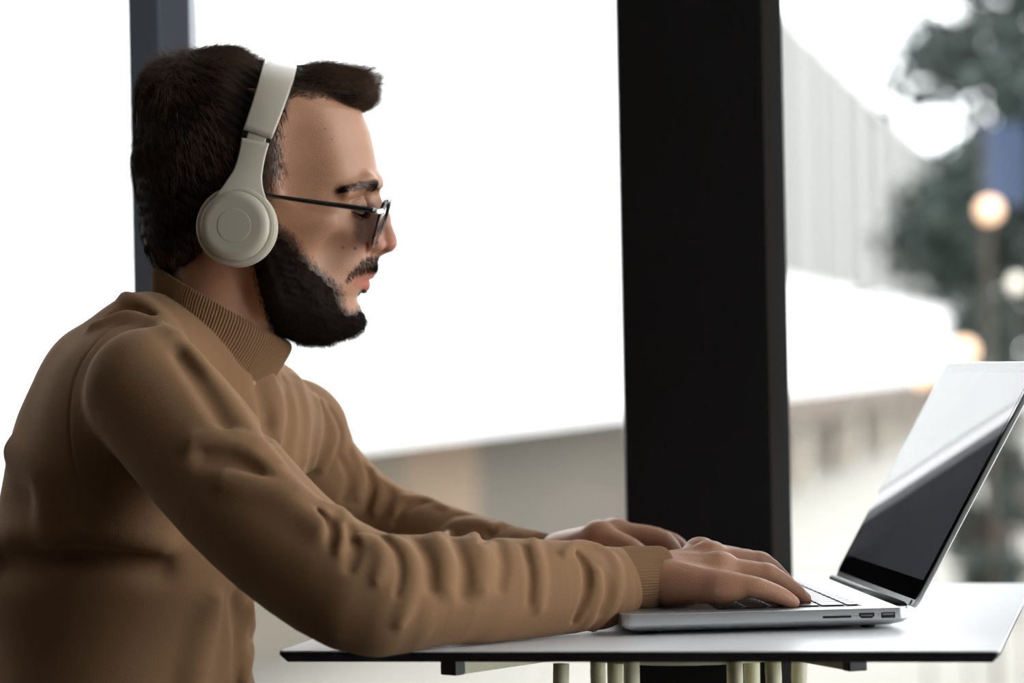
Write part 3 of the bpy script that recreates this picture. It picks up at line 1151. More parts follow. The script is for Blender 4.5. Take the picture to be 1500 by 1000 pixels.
for pl, rp, sink, k, kd in FOLDS:
    n = max(4, len(pl) * 3)
    c = cr(pl, n)
    P = raycast(base, c[:, 0], c[:, 1])
    okp = P[:, 1] < 3.05
    P = P[okp]; c = c[okp]
    if len(P) < 3: continue
    d0, G = grad(base, P)
    dep = np.median(P[:, 1])
    r = rp * dep / F
    tt = np.linspace(0, 1, len(P))
    rr = r * (.35 + .65 * np.sin(np.pi * tt) ** .6)
    if kd == 'u':
        C = P - G * (rr[:, None] - r * .45 + sink * dep / F * .3)
    else:
        C = P + G * (rr[:, None] * .35 - sink * dep / F)
    S_(limb(np.hstack([C, rr[:, None]]), len(C)), kd, k)
_tA = on_z(407, 953, .75); _tB = on_z(1465, 953, .75)
_td = (_tB - _tA); _td[2] = 0; _td /= np.linalg.norm(_td); _tn = np.array([-_td[1], _td[0], 0])


def table_box(P):
    q = P - _tA
    a, b, z = q @ _td, q @ _tn, P[:, 2]
    e = np.stack([np.abs(a - .29) - .29, np.abs(b - .34) - .34, np.abs(z - .7405) - .0102], 1)
    return np.linalg.norm(np.maximum(e, 0), axis=1) + np.minimum(e.max(1), 0)


S_(table_box, 's', .0)
# neck opening is hidden by the collar; keep clear of the table top
S_(lambda P: np.where(P[:, 1] > 2.20 + 0, 1, 1) * (.7515 - P[:, 2]) * np.where((P[:, 0] > -.21) & (P[:, 0] < .3), 1, -1) - np.where((P[:, 0] > -.21) & (P[:, 0] < .3), 0, 9), 'i', .0) if False else None
xs = ticks([(-.48, .18, .0024)])
ys = ticks([(2.22, 2.96, .0027)])
zs = ticks([(.50, .69, .01), (.69, 1.06, .0022)])
V, Q = polygonise(sw, xs, ys, zs, newton=1)
sweater = mesh_np('turtleneck_sweater', V, Q, m_knit, person)


def ribbed(name, rings, nrib, amp, m, parent, thick=.0016, res=6):
    """rings: rows (centre, axis a, axis b) ; ribs run from ring to ring"""
    n = nrib * res
    th = np.linspace(0, 2 * math.pi, n, endpoint=False)
    rib = amp * (np.abs(np.cos(th * nrib / 2)) ** .7 - .5)
    V = []
    for c, a, b, s in rings:
        ra, rb = np.linalg.norm(a), np.linalg.norm(b)
        x = np.cos(th)[:, None] * a + np.sin(th)[:, None] * b
        nrm = np.cos(th)[:, None] * a / ra / ra + np.sin(th)[:, None] * b / rb / rb
        nrm /= np.linalg.norm(nrm, axis=1)[:, None]
        V.append(c + x + nrm * (rib * s)[:, None])
    m_ = len(V)
    V = np.concatenate(V)
    q = []
    j = np.arange(n)
    for i in range(m_ - 1):
        q.append(np.stack([i * n + j, i * n + (j + 1) % n, (i + 1) * n + (j + 1) % n, (i + 1) * n + j], 1))
    return mesh_np(name, V, np.concatenate(q), m, parent)


# collar: rings given by their back and front points in the picture and half width across
def ring_from(bk, fr, hw, s=1.0, wo=0.0):
    a3, b3 = H(*bk, wo), H(*fr, wo)
    c = (a3 + b3) / 2
    return (c, (b3 - a3) / 2, np.array([0, hw / HS, 0]), s)


ctl = np.array([   # back u,v, front u,v, half width, rib strength
    [262, 470, 356, 512, 74, .2],      # inside, going up
    [250, 408, 410, 500, 80, .5],
    [240, 396, 417, 498, 86, .6],
    [231, 391, 423, 500, 91, .8],
    [226, 396, 427, 507, 94, 1],
    [223, 405, 424, 518, 96, 1],
    [224, 418, 412, 538, 98, 1],
    [222, 428, 396, 560, 101, 1],
    [214, 440, 378, 580, 106, 1],
    [204, 452, 362, 592, 112, .8],
    [196, 470, 340, 600, 108, .3],
])
rows = cr(ctl, 44)
rings = [ring_from((r[0], r[1]), (r[2], r[3]), r[4], r[5]) for r in rows]
ribbed('collar', rings, 150, .0011, m_rib, sweater)


def cuff(name, pts, nr, fl=1.0):
    """pts rows: px,py,Y,r px, strength"""
    C = cr([[*at(p[0], p[1], p[2]), p[3] * p[2] / F, p[4]] for p in pts], 16)
    rings = []
    for i, c in enumerate(C):
        t = C[min(i + 1, 15), :3] - C[max(i - 1, 0), :3]
        if i < 3 or np.linalg.norm(t) < 1e-5: t = C[-1, :3] - C[0, :3] if pts[0][0] < pts[-1][0] else t
        t = (C[10, :3] - C[3, :3]); t /= np.linalg.norm(t)
        a = np.array([0, 0, 1.0]) - t * t[2]; a /= np.linalg.norm(a)
        b = np.cross(t, a)
        rings.append((c[:3], a * c[3], b * c[3] * fl, c[4]))
    return ribbed(name, rings, nr, .0008, m_rib, sweater, res=6)


cuff('cuff', [(885, 850, 2.445, 42, .5), (900, 848, 2.450, 45, 1), (925, 846, 2.458, 46, 1), (948, 845, 2.464, 45, 1), (967, 844.5, 2.468, 44.5, 1), (971, 844.5, 2.469, 43, .8),
              (969, 844.5, 2.4685, 41, .4), (955, 845, 2.465, 39, .1)], 64, 1.12)
cuff('cuff', [(748, 808, 2.71, 35, .5), (762, 811, 2.70, 37, 1), (780, 813, 2.694, 35, 1), (798, 815, 2.688, 33.5, 1), (806, 816, 2.686, 33, 1), (809, 816.5, 2.685, 31.5, .8),
              (806, 816, 2.686, 30, .4), (795, 815, 2.69, 29, .1)], 56, 1.12)

# ================================================================ HAIR
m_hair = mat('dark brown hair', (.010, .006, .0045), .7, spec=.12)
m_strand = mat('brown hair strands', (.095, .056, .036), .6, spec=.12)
m_beard = mat('dark beard hair', (.016, .010, .007), .7, spec=.06)


def strands(P, D, G, L, R, seg=5, curl=0.0, seed=0):
    """many tapering three-sided hairs: root P, start direction D, bend G, length L, radius R"""
    rng = np.random.default_rng(seed)
    n = len(P)
    t = np.linspace(0, 1, seg + 1)
    cen = P[:, None] + D[:, None] * (t * 1)[None, :, None] * L[:, None, None] + G[:, None] * (t ** 2)[None, :, None] * L[:, None, None]
    if curl:
        ph = rng.random((n, 1)) * 6.28
        cen += curl * np.sin(ph + t * 7)[:, :, None] * t[None, :, None] * rng.normal(0, 1, (n, 1, 3))
    T = np.gradient(cen, axis=1)
    T /= np.linalg.norm(T, axis=2)[:, :, None] + 1e-12
    a = np.cross(T, np.array([.3, .9, .2])); a /= np.linalg.norm(a, axis=2)[:, :, None] + 1e-12
    b = np.cross(T, a)
    rad = R[:, None] * (1 - .85 * t[None] ** 2)
    V = np.stack([cen + (a * math.cos(q) + b * math.sin(q)) * rad[:, :, None] for q in (0, 2.094, 4.189)], 2)
    V = V.reshape(-1, 3)
    idx = np.arange(n * (seg + 1) * 3).reshape(n, seg + 1, 3)
    q = []
    for k in range(3):
        k2 = (k + 1) % 3
        q.append(np.stack([idx[:, :-1, k], idx[:, :-1, k2], idx[:, 1:, k2], idx[:, 1:, k]], -1).reshape(-1, 4))
    return V, np.concatenate(q)


def sample(V, Q, n, seed, weight=None):
    rng = np.random.default_rng(seed)
    a, b, c, d = (V[Q[:, i]] for i in range(4))
    ar = np.linalg.norm(np.cross(c - a, d - b), axis=1)
    if weight is not None:
        ar = ar * weight((a + c) / 2)
    i = rng.choice(len(Q), n, p=ar / ar.sum())
    s, t = rng.random((n, 1)), rng.random((n, 1))
    return (a[i] * (1 - s) + b[i] * s) * (1 - t) + (d[i] * (1 - s) + c[i] * s) * t


def join_mesh(name, parts, mats, parent):
    """parts: (V, Q, material index)"""
    Vs, Qs, mi, off = [], [], [], 0
    for V, Q, k in parts:
        Vs.append(V); Qs.append(Q + off); mi.append(np.full(len(Q), k)); off += len(V)
    o = mesh_np(name, np.concatenate(Vs), np.concatenate(Qs), mats, parent)
    o.data.polygons.foreach_set('material_index', np.concatenate(mi).astype(np.int32))
    return o


HAIRLINE = [(140, 20), (640, 20), (640, 152), (548, 163), (515, 158), (480, 149), (440, 150), (415, 160), (404, 190), (402, 232), (404, 262), (399, 276), (395, 290), (392, 312), (388, 345),
            (372, 350), (350, 350), (330, 400), (290, 398), (265, 392), (240, 402), (140, 420)]


def lump(P):
    return .0020 * vnoise(P, 110, 7) + .0005 * vnoise(P, 330, 8)


hair = Solid([])
for a, k in (
    (hell(346, 236, 0, 152, 138, 130, 0), 0), (hell(326, 146, 0, 74, 74, 100, -4), .010), (hell(262, 148, 0, 58, 60, 84, 0), .02),
    (hell(405, 158, 0, 95, 56, 92, 0), .015), (hell(478, 134, 0, 58, 34, 72, 10), .012), (hell(516, 138, 0, 27, 22, 60, 28), .010),
    (hell(280, 318, 0, 72, 96, 98, 8), .02), (hell(385, 290, 0, 26, 60, 122, 0), .015)):
    hair.add(a, 'u', k)


def hair_mask(P):
    u, v, w = to_uvw(P)
    return poly_sd(u, v, HAIRLINE) / HS + .0


hair.add(hair_mask, 'i', .006)
hcore = hair
hl = Solid([Prim(lambda P: hcore(P) + lump(P) * 1.0)])
xs = ticks([(-.38, -.10, .002)]); ys = ticks([(2.49, 2.71, .0022)]); zs = ticks([(1.05, 1.29, .002)])
HV, HQ = polygonise(hl, xs, ys, zs)
rng = np.random.default_rng(4)
hp = sample(HV, HQ, 42000, 5)
d0, Gn = grad(hcore, hp)
u, v, ww = to_uvw(hp)
cu, cv = 268., 118.
crown = H(cu, cv, 0)
rad = hp - crown
rad[:, 1] *= .75
flow = rad - Gn * (rad * Gn).sum(1)[:, None]
flow /= np.linalg.norm(flow, axis=1)[:, None] + 1e-9
top = np.clip((200 - v) / 60, 0, 1) * np.clip((u - 300) / 60, 0, 1)
back = np.clip((300 - u) / 80, 0, 1)
fwd = RV * 1.0 + UV * .05
down = -UV
flow = flow * (1 - top[:, None] * .6) + fwd * (top * .6)[:, None] + down * (np.clip((v - 200) / 100, 0, 1) * .8)[:, None]
flow = flow - Gn * (flow * Gn).sum(1)[:, None]
flow /= np.linalg.norm(flow, axis=1)[:, None] + 1e-9
lift = .10 + .22 * top + .5 * np.exp(-((u - 262) / 42) ** 2 - ((v - 100) / 40) ** 2) + .3 * np.exp(-((u - 530) / 40) ** 2 - ((v - 115) / 30) ** 2)
clump = np.stack([vnoise(hp, 240, 20), vnoise(hp, 240, 21), vnoise(hp, 240, 22)], 1)
D = flow + Gn * lift[:, None] + clump * .22 + rng.normal(0, .10, hp.shape)
D /= np.linalg.norm(D, axis=1)[:, None]
L = (.012 + .012 * rng.random(len(hp))) * (1 + .5 * top)
low = (v > 270)
L = np.where(low, L * .6, L)
L = np.where((u > 440) & (v > 120), L * .75, L)
Gb = -Gn * (.10 + .25 * lift)[:, None] + down * .10 + UV * (.45 * np.clip((u - 470) / 60, 0, 1))[:, None]
keep = ~((u > 395) & (v > 165))          # thin the temple edge
keep |= rng.random(len(u)) < .35
SV, SQ = strands(hp - Gn * .0012, D, Gb, L, .00011 + .00010 * rng.random(len(hp)), 5, .0008, 6)
ctr_v = np.array([90, 100, 119, 153, 197, 215]); ctr_u = np.array([411, 410, 404, 393, 377, 372])
for Pq in (hp, hp + D * L[:, None], hp + (D * .6 + Gb * .3) * L[:, None]):
    qu, qv, qw = to_uvw(Pq)
    keep &= ~((np.abs(qu - np.interp(qv, ctr_v, ctr_u)) < 31) & (qv < 215))
kk = np.repeat(keep, 6 * 3)
sel = kk[SQ].all(1)
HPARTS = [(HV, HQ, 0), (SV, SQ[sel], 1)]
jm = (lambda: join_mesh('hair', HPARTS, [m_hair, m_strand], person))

# beard: a close shell over the jaw plus short hairs
bsol = Solid(body.prims[:HEAD_N])


def beard_shell(off, poly, rim):
    def f(P):
        u, v, w = to_uvw(P)
        sd = poly_sd(u, v, poly)
        th = off * np.clip(-sd / rim, 0, 1) ** 1.0 * np.clip((v - 330) / 110, .25, 1) - .0006
        return bsol(P) - th + .0006 * vnoise(P, 300, 3)
    return f


JAW = [(365, 300), (398, 300), (404, 322), (414, 340), (436, 356), (450, 380), (468, 400), (484, 416), (496, 428), (500, 446),
       (508, 462), (522, 458), (531, 452), (542, 454), (552, 470), (548, 492), (525, 508), (480, 516), (425, 516), (403, 484), (388, 440), (376, 400), (366, 350)]
bs = Solid([Prim(lambda P: np.maximum(beard_shell(.0055, JAW, 26)(P), poly_sd(*to_uvw(P)[:2], JAW) / HS))])
xs = ticks([(-.26, -.12, .0018)]); ys = ticks([(2.50, 2.70, .002)]); zs = ticks([(.98, 1.13, .0018)])
BV, BQ = polygonise(bs, xs, ys, zs)
parts = [(BV, BQ, 0)]


def grow(V, Q, n, seed, wfun, Lr, tilt, rr=(.00009, .00008), jit=.25, lift=.55, off=.0005, solid=bsol):
    rng = np.random.default_rng(seed)
    p = sample(V, Q, n, seed, wfun)
    d, G = grad(solid, p)
    t = np.array(tilt)[None] + np.zeros_like(p)
    t = t - G * (t * G).sum(1)[:, None]
    D = t + G * lift + rng.normal(0, jit, p.shape)
    D /= np.linalg.norm(D, axis=1)[:, None]
    L = Lr[0] + (Lr[1] - Lr[0]) * rng.random(n)
    return strands(p - G * off, D, -G * .25 + np.zeros_like(p), L, rr[0] + rr[1] * rng.random(n), 4, .0004, seed)


bV = np.empty(len(bo.data.vertices) * 3, np.float32); bo.data.vertices.foreach_get('co', bV); bV = bV.reshape(-1, 3).astype(float)
bQ = np.empty(len(bo.data.polygons) * 4, np.int32); bo.data.polygons.foreach_get('vertices', bQ) if False else bo.data.loops.foreach_get('vertex_index', bQ)
bQ = bQ.reshape(-1, 4)
uu, vv, w_ = to_uvw(bV[bQ[:, 0]])
hsel = (vv < 530) & (uu > 350)
hQ = bQ[hsel]


def wpoly(poly, soft, wlim=200):
    def f(C):
        u, v, w = to_uvw(C)
        return np.clip((-poly_sd(u, v, poly) + soft * .5) / soft, 0, 1) * (np.abs(w) < wlim) * (v < 530)
    return f


tl = RV * .35 - UV * .9
parts.append((*grow(BV, BQ, 20000, 11, None, (.004, .0085), tl, lift=.8), 1))
parts.append((*grow(BV, BQ, 2500, 41, lambda C: (to_uvw(C)[1] > 455) * 1.0, (.006, .012), tl, lift=.9, jit=.4), 1))
parts.append((*grow(bV, hQ, 13000, 12, wpoly(BEARD, 14), (.003, .006), tl, lift=.35), 1))
parts.append((*grow(bV, hQ, 1900, 13, wpoly(STACHE, 5, 62), (.0035, .006), RV * .3 - UV * .9, lift=.45), 1))
parts.append((*grow(bV, hQ, 160, 14, wpoly(SOUL, 3, 22), (.003, .005), RV * .3 - UV * .9, lift=.5), 1))
join_mesh('beard', parts, [m_beard, m_beard], person)
# loose tufts at the crown, over the top and on the quiff
def tuft(n, seed, box, Lr, lift, dirv, jit, R=.00013):
    def wf(C):
        u, v, w = to_uvw(C)
        return ((u > box[0]) & (u < box[1]) & (v > box[2]) & (v < box[3])) * 1.0
    HPARTS.append((*grow(HV, HQ, n, seed, wf, Lr, dirv, rr=(R, .00008), lift=lift, jit=jit, solid=hcore), 1))


tuft(800, 31, (222, 300, 80, 140), (.010, .022), .8, -RV * .6 + UV * .35, .32, .00018)
tuft(1300, 32, (292, 384, 60, 110), (.008, .018), .45, RV * .8 + UV * .2, .25)
tuft(1300, 33, (445, 548, 90, 140), (.007, .015), .6, RV * .7 + UV * .5, .35)
tuft(900, 34, (522, 556, 110, 165), (.005, .010), .7, RV * .5 + UV * .5, .5)
tuft(1800, 35, (180, 260, 130, 400), (.006, .012), .35, -UV * .9, .22, .0001)
# soft hairline at temple and forehead
TEM = [(385, 150), (430, 146), (428, 165), (421, 190), (422, 232), (427, 260), (414, 277), (406, 292), (402, 330), (385, 330)]
HPARTS.append((*grow(bV, hQ, 9000, 21, wpoly(TEM, 12), (.006, .011), -UV * .9 + RV * .12, lift=.14, jit=.12), 1))
FRO = [(428, 140), (480, 138), (515, 145), (548, 155), (540, 166), (515, 160), (480, 152), (440, 152), (424, 158)]
HPARTS.append((*grow(bV, hQ, 2500, 22, wpoly(FRO, 6), (.006, .012), UV * .5 + RV * .7, lift=.5, jit=.15), 1))
jm()
# brows
for sg in (-1, 1):
    BR = [(498, 285), (506, 279), (522, 273), (545, 268), (556, 268), (557, 277), (545, 282), (525, 285), (508, 288)]
    rngw = wpoly(BR, 3, 104)
    wf = (lambda C, sg=sg: rngw(C) * (to_uvw(C)[2] * sg > 9))
    g = grow(bV, hQ, 3200, 15 + sg, wf, (.003, .0055), -RV * .9 - UV * .15 + np.array([0, .5 * sg, 0]), lift=.22, jit=.12)
    o = mesh_np('eyebrow', *g, m_beard, person)
    # lashes along the closed lid
    p0 = np.array([H(516 + 24 * t, 309.5 + 2.5 * math.sin(t * 3.1), sg * (72 - 38 * t)) for t in np.linspace(0, 1, 70)])
    p1, g1 = project(bsol, p0)
    g = strands(p1, g1 * .8 + RV * .35 - UV * .45, UV[None] * .35 + 0 * p1, np.full(70, .0062), np.full(70, .00016), 4, .0003, 3)
    mesh_np('eyelashes', *g, m_hair, person)

# ================================================================ TROUSERS (below the picture)
m_trou = mat('dark denim', (.02, .022, .03), .85, bump=(300, .3, .001))
tr = Solid([Prim(hell(182, 1130, 0, 200, 150, 212, 0))])
for sg in (-1, 1):
    tr.add(limb([(-.30, HY + .09 * sg, .56, .10), (-.18, HY + .10 * sg, .55, .09), (-.06, HY + .11 * sg, .52, .075), (-.04, HY + .11 * sg, .3, .07), (-.07, HY + .11 * sg, .11, .062)], 18), 'u', .03)
V, Q = polygonise(tr, ticks([(-.52, .06, .008)]), ticks([(2.3, 2.9, .008)]), ticks([(0, .80, .008)]))
mesh_np('trousers', V, Q, m_trou, person)

# ================================================================ HEADPHONES
m_cream = mat('cream matt plastic', hexl(180, 173, 157), .36, spec=.5)
m_cream2 = mat('cream soft vinyl', hexl(194, 186, 170), .55)
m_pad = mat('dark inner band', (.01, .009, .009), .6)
hp_t = thing('headphones', 'cream over-ear wireless headphones worn over dark hair', 'headphones', tuple(H(352, 332, 0)))
HPO = np.array(H(352, 332, 0))


def band_path(sg):
    return [(411, 93, 0), (410, 98, 46 * sg), (404, 119, 90 * sg), (393, 153, 119 * sg), (377, 197, 133 * sg)]


def ribbon(bm, ctr, wid, thick, wdir, shrink=None, ns=12):
    """a strap along ctr (n,3), wid half widths along wdir, rounded cross-section"""
    rings = []
    n = len(ctr)
    for i in range(n):
        t = ctr[min(i + 1, n - 1)] - ctr[max(i - 1, 0)]
        t /= np.linalg.norm(t)
        a = wdir - t * (wdir @ t); a /= np.linalg.norm(a)
        b = np.cross(t, a)
        wv = wid[i]
        th = thick[i]
        ring = []
        for k in range(4):
            sx, sy = ((1, 1), (-1, 1), (-1, -1), (1, -1))[k]
            for q in range(4):
                an = math.pi / 2 * (k + q / 3)
                r = min(th * .8, .0016)
                ring.append(ctr[i] + a * (sx * (wv - r) + math.cos(an) * r) + b * (sy * (th - r) + math.sin(an) * r))
        rings.append(ring)
    return loft(bm, rings)


full = [H(*p) for p in band_path(-1)[::-1]] + [H(*p) for p in band_path(1)[1:]]
C = cr(full, 41)
bandC = C
wd = RV * .97 - UV * .23 + 0
bm = ribbon(B(), C - HPO, list(.0133 + .002 * np.sin(np.linspace(0, np.pi, 41))), [.0022] * 41, wd)
obj('headband', bm, m_cream, hp_t, smooth=True)
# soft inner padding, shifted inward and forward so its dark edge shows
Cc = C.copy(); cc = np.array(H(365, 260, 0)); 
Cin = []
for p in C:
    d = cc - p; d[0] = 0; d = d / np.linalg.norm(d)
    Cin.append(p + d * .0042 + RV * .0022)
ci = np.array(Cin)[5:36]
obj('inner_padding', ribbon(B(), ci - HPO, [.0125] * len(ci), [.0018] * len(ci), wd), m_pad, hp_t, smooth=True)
for sg in (-1, 1):
    # slider neck
    neck = np.array([H(*p) for p in [(379, 192, 130 * sg), (376, 201, 132 * sg), (373, 212, 133 * sg)]])
    obj('slider', ribbon(B(), neck - HPO, [.0085] * 3, [.0014] * 3, wd), m_cream, hp_t, smooth=True)
    cl_ = np.array([H(*p) for p in [(377, 193, 129 * sg), (376.5, 196, 130 * sg), (374, 206, 130.5 * sg)]])
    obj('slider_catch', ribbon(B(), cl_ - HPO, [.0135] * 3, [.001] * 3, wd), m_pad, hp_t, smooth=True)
    arm = cr([[*H(p[0], p[1], p[2] * sg), p[3], p[4]] for p in [(374, 206, 133, 20, 2.6), (369, 228, 136, 19, 2.7), (363, 254, 140, 21, 3.0), (358, 274, 144, 28, 3.4), (354, 296, 148, 38, 3.8), (351, 318, 150, 43, 4)]], 20)
    obj('arm', ribbon(B(), arm[:, :3] - HPO, arm[:, 3] / HS, arm[:, 4] / HS * 1.2, wd), m_cream, hp_t, smooth=True)
    # ear cup, turned about the centre line
    ctr = np.array(H(349, 333, 128 * sg)) - HPO
    ax = np.array([-.075, sg * 1.0, .03]); ax /= np.linalg.norm(ax)
    e1 = RV - ax * (RV @ ax); e1 /= np.linalg.norm(e1)
    e2 = np.cross(ax, e1)

    def lathe(prof, n=72):
        rings = []
        for r, h in prof:
            rings.append([ctr + ax * (h / HS) + (e1 * math.cos(2 * math.pi * k / n) + e2 * math.sin(2 * math.pi * k / n)) * (r / HS) for k in range(n)])
        return loft(B(), rings)
    cup = obj('ear_cup', lathe([(20, 8), (52, 8), (55.5, 9), (57, 12), (57, 19), (56, 22), (52.5, 23.5), (51, 24), (10, 24)]), m_cream, hp_t, smooth=False, bevel=.0004)
    cu_ = obj('cushion', lathe([(24, 9), (50, 8.6), (55, 5), (57, -1), (56, -8), (51, -14), (42, -17), (33, -15), (28, -9), (26, 0)]), m_cream2, hp_t, smooth=True)
    shell = obj('outer_shell', lathe([(20, 24.2), (48, 24.2), (49.5, 26), (49, 30), (45, 33.5), (40, 35), (36, 35.2), (10, 35.2)]), m_cream, hp_t, bevel=.0004)
    obj('cover_disc', lathe([(20, 35.0), (23.6, 35.0), (24, 35.3), (23.8, 35.6), (23, 35.75), (8, 35.9)]), m_cream, shell, smooth=False, bevel=.0003)

# ================================================================ GLASSES
m_frame = mat('black glossy frame', (.006, .006, .007), .15, coat=.5)
m_silver = mat('brushed silver', (.62, .60, .56), .25, metal=1)
m_lens = glass_mat('tinted lens', (.36, .37, .39), .9)
gl = thing('eyeglasses', 'black half-rim eyeglasses with tinted lenses and silver hinges', 'glasses', tuple(H(556, 310, 0)))
GO = np.array(H(556, 310, 0))


def lens_loop(sg, grow_=0.0, n=48):
    """points round one lens; x' from bridge outwards 0..1, y' down 0..1"""
    out = []
    for k in range(n):
        a = 2 * math.pi * k / n
        ca, sa = math.cos(a), math.sin(a)
        e = 2 / 2.7
        x = math.copysign(abs(ca) ** e, ca) * (.5 + grow_)
        y = math.copysign(abs(sa) ** e, sa) * (.5 + grow_)
        x = x * (1 - .12 * max(0, y))
        x += .5; y += .5
        bulge = 4 * (1 - (2 * x - 1) ** 2)
        # top bridge (571,290) ; top outer (559,295) ; down vector (-22, 70)
        uu_ = 571 - 11 * x - 20 * y + bulge * .8 + 2.5 * math.sin(math.pi * y)
        vv_ = 290 + 5 * x + 68 * y
        out.append(H(uu_, vv_, sg * (13 + 80 * x)))
    return np.array(out)


for sg in (-1, 1):
    lp = lens_loop(sg)
    obj('rim', tube(B(), lp - GO, [.0011 + .0011 * max(0, -math.sin(2 * math.pi * k / 48)) ** .5 for k in range(48)], 10, closed=True), m_frame, gl, smooth=True)
    li = lens_loop(sg, -.01)
    bm = B()
    cen = li.mean(0)
    rings = [li - GO, (li - RV * .0014) - GO]
    loft(bm, rings)
    obj('lens', bm, m_lens, gl, label='dark tinted lens')
    hinge = cr([H(546, 308.5, sg * 101), H(553, 310, sg * 99), H(561, 309, sg * 93)], 8)
    obj('hinge', ribbon(B(), hinge - GO, [.0024] * 8, [.0013] * 8, UV), m_silver, gl, smooth=True, label='silver hinge')
    tm = cr([[*H(p[0], p[1], p[2] * sg), p[3]] for p in [(549, 308.5, 101.5, 1.75), (520, 304, 109, 1.7), (480, 298.5, 117, 1.6), (440, 293, 121, 1.45), (405, 288, 122, 1.3), (372, 285, 121, 1.3), (345, 300, 119, 1.6), (335, 325, 116, 1.8)]], 40)
    obj('temple', tube(B(), tm[:, :3] - GO, list(tm[:, 3] * .00135), 10, squash=((0, 1, 0), .6)), m_frame, gl, smooth=True)
    obj('nose_pad', tube(B(), [H(561, 318, sg * 14) - GO, H(558, 330, sg * 17) - GO], [.0024, .0026], 10, squash=((0, 1, 0), .5)), m_lens, gl, smooth=True)
br = cr([H(570, 293, -14), H(573, 290, 0), H(570, 293, 14)], 10)
obj('bridge', tube(B(), br - GO, .0014, 10), m_silver, gl, smooth=True, label='silver bridge')

# ================================================================ TABLE
TZ = .75
m_top = mat('white laminate', hexl(236, 237, 240), .32, spec=.5)
m_edge = mat('black table edge', (.007, .006, .007), .45)
m_cl = mat('cream powder coat', hexl(230, 226, 194), .45)
tA = on_z(407, 953, TZ); tB = on_z(1465, 953, TZ)
tdir = (tB - tA); tdir[2] = 0; TW = np.linalg.norm(tdir); tdir /= TW
tn = np.array([-tdir[1], tdir[0], 0])
TD = .685
tab = thing('table', 'square white topped table with black edge on cream legs', 'table', (tA[0], tA[1], 0), math.atan2(tdir[1], tdir[0]))


def rrect(x0, y0, x1, y1, r, n=6):
    o = []
    for cx_, cy_, a0 in ((x1 - r, y1 - r, 0), (x0 + r, y1 - r, 90), (x0 + r, y0 + r, 180), (x1 - r, y0 + r, 270)):
        for k in range(n + 1):
            a = math.radians(a0 + 90 * k / n)
            o.append((cx_ + r * math.cos(a), cy_ + r * math.sin(a)))
    return o


def ring_at(p, z): return [(x, y, z) for x, y in p]


TC = on_z(1514, 853.5, TZ)
TCq = TC - tA
CORN = np.array([[0, 0], [TW, 0], [TCq @ tdir, TCq @ tn], [.012, TCq @ tn]])


def inset(d, r=.006):
    """four cornered top with small rounded corners, pulled in by d"""
    out = []
    for i in range(4):
        p_, a_, b_ = CORN[i], CORN[i - 1], CORN[(i + 1) % 4]
        u1 = (a_ - p_) / np.linalg.norm(a_ - p_); u2 = (b_ - p_) / np.linalg.norm(b_ - p_)
        c_ = p_ + (u1 + u2) * (d + .0)
        rr_ = max(.001, r - d)
        for k in range(7):
            t_ = k / 6
            q0, q1, q2 = c_ + u1 * rr_, c_, c_ + u2 * rr_
            out.append(tuple(q0 * (1 - t_) ** 2 + 2 * q1 * t_ * (1 - t_) + q2 * t_ * t_))
    return out


obj('tabletop', loft(B(), [ring_at(inset(.0004), TZ - .0012), ring_at(inset(.0004), TZ - .0003), ring_at(inset(.0008), TZ)]), m_top, tab)
obj('edge', loft(B(), [ring_at(inset(.006), TZ - .0095), ring_at(inset(.0), TZ - .0035), ring_at(inset(.0), TZ - .00125)]), m_edge, tab)


def tl_(P):      # world -> table local
    q = np.array(P, float) - np.array([tA[0], tA[1], 0])
    return np.array([q @ tdir, q @ tn, q[2]])


# diagonal support arms under the top, meeting at the middle
mid = np.array([TW / 2, TD / 2, TZ - .0175])
for (px, py, Yd, far) in ((663, 976, 2.36, 0), (1252, 975, 2.33, 0), (0, 0, 0, 1), (1, 1, 1, 1)):
    if not far:
        e = tl_(at(px, py, Yd)); e[2] = TZ - .0175
    else:
        e = np.array([.09 if px == 0 else TW - .09, TD - .08, TZ - .0175])
    d = mid - e; d[2] = 0; Ld = np.linalg.norm(d); d /= Ld
    s_ = np.array([-d[1], d[0], 0])
    M = Matrix(((d[0], s_[0], 0, e[0]), (d[1], s_[1], 0, e[1]), (0, 0, 1, e[2]), (0, 0, 0, 1)))
    am = obj('support_arm', bx(B(), (.006, -.008, -.0072), (Ld - .02, .008, .0072), M), m_cl, tab, bevel=.001)
    obj('end_cap', bx(B(), (-.006, -.0084, -.0076), (.0055, .0084, .0076), M), m_edge, am, bevel=.001)
hub = B()
bmesh.ops.create_cone(hub, cap_ends=True, segments=32, radius1=.1, radius2=.1, depth=.006, matrix=Matrix.Translation((mid[0], mid[1], TZ - .035)))
obj('hub_plate', hub, m_cl, tab, bevel=.001)
for (x0, x1, Yd, lean) in ((822, 816, 2.50, -4), (876, 876, 2.58, 0), (901, 901, 2.55, 0), (925, 925, 2.52, 0), (1076, 1076, 2.52, 0), (1101, 1101, 2.56, 0), (1132, 1142, 2.49, 5), (1170, 1182, 2.62, 6)):
    a = tl_(at(x0, 968, Yd)); a[2] = TZ - .0325
    b_ = tl_(at(x1, 1000, Yd)); dd = (b_ - tl_(at(x0, 968, Yd)))
    b_ = a + dd / abs(dd[2]) * (a[2] - .02)
    # splay towards the floor
    b_[0] = a[0] + (b_[0] - a[0]) * .45 + (a[0] - mid[0]) * .8
    b_[1] = a[1] + (a[1] - mid[1]) * 1.2
    kn = a + (b_ - a) * np.array([.05, .05, .12])
    pth = cr([a, kn, a + (b_ - a) * .5, b_, b_ - np.array([0, 0, .02])], 18)
    obj('leg', tube(B(), pth, .0072, 16), m_cl, tab, smooth=True)

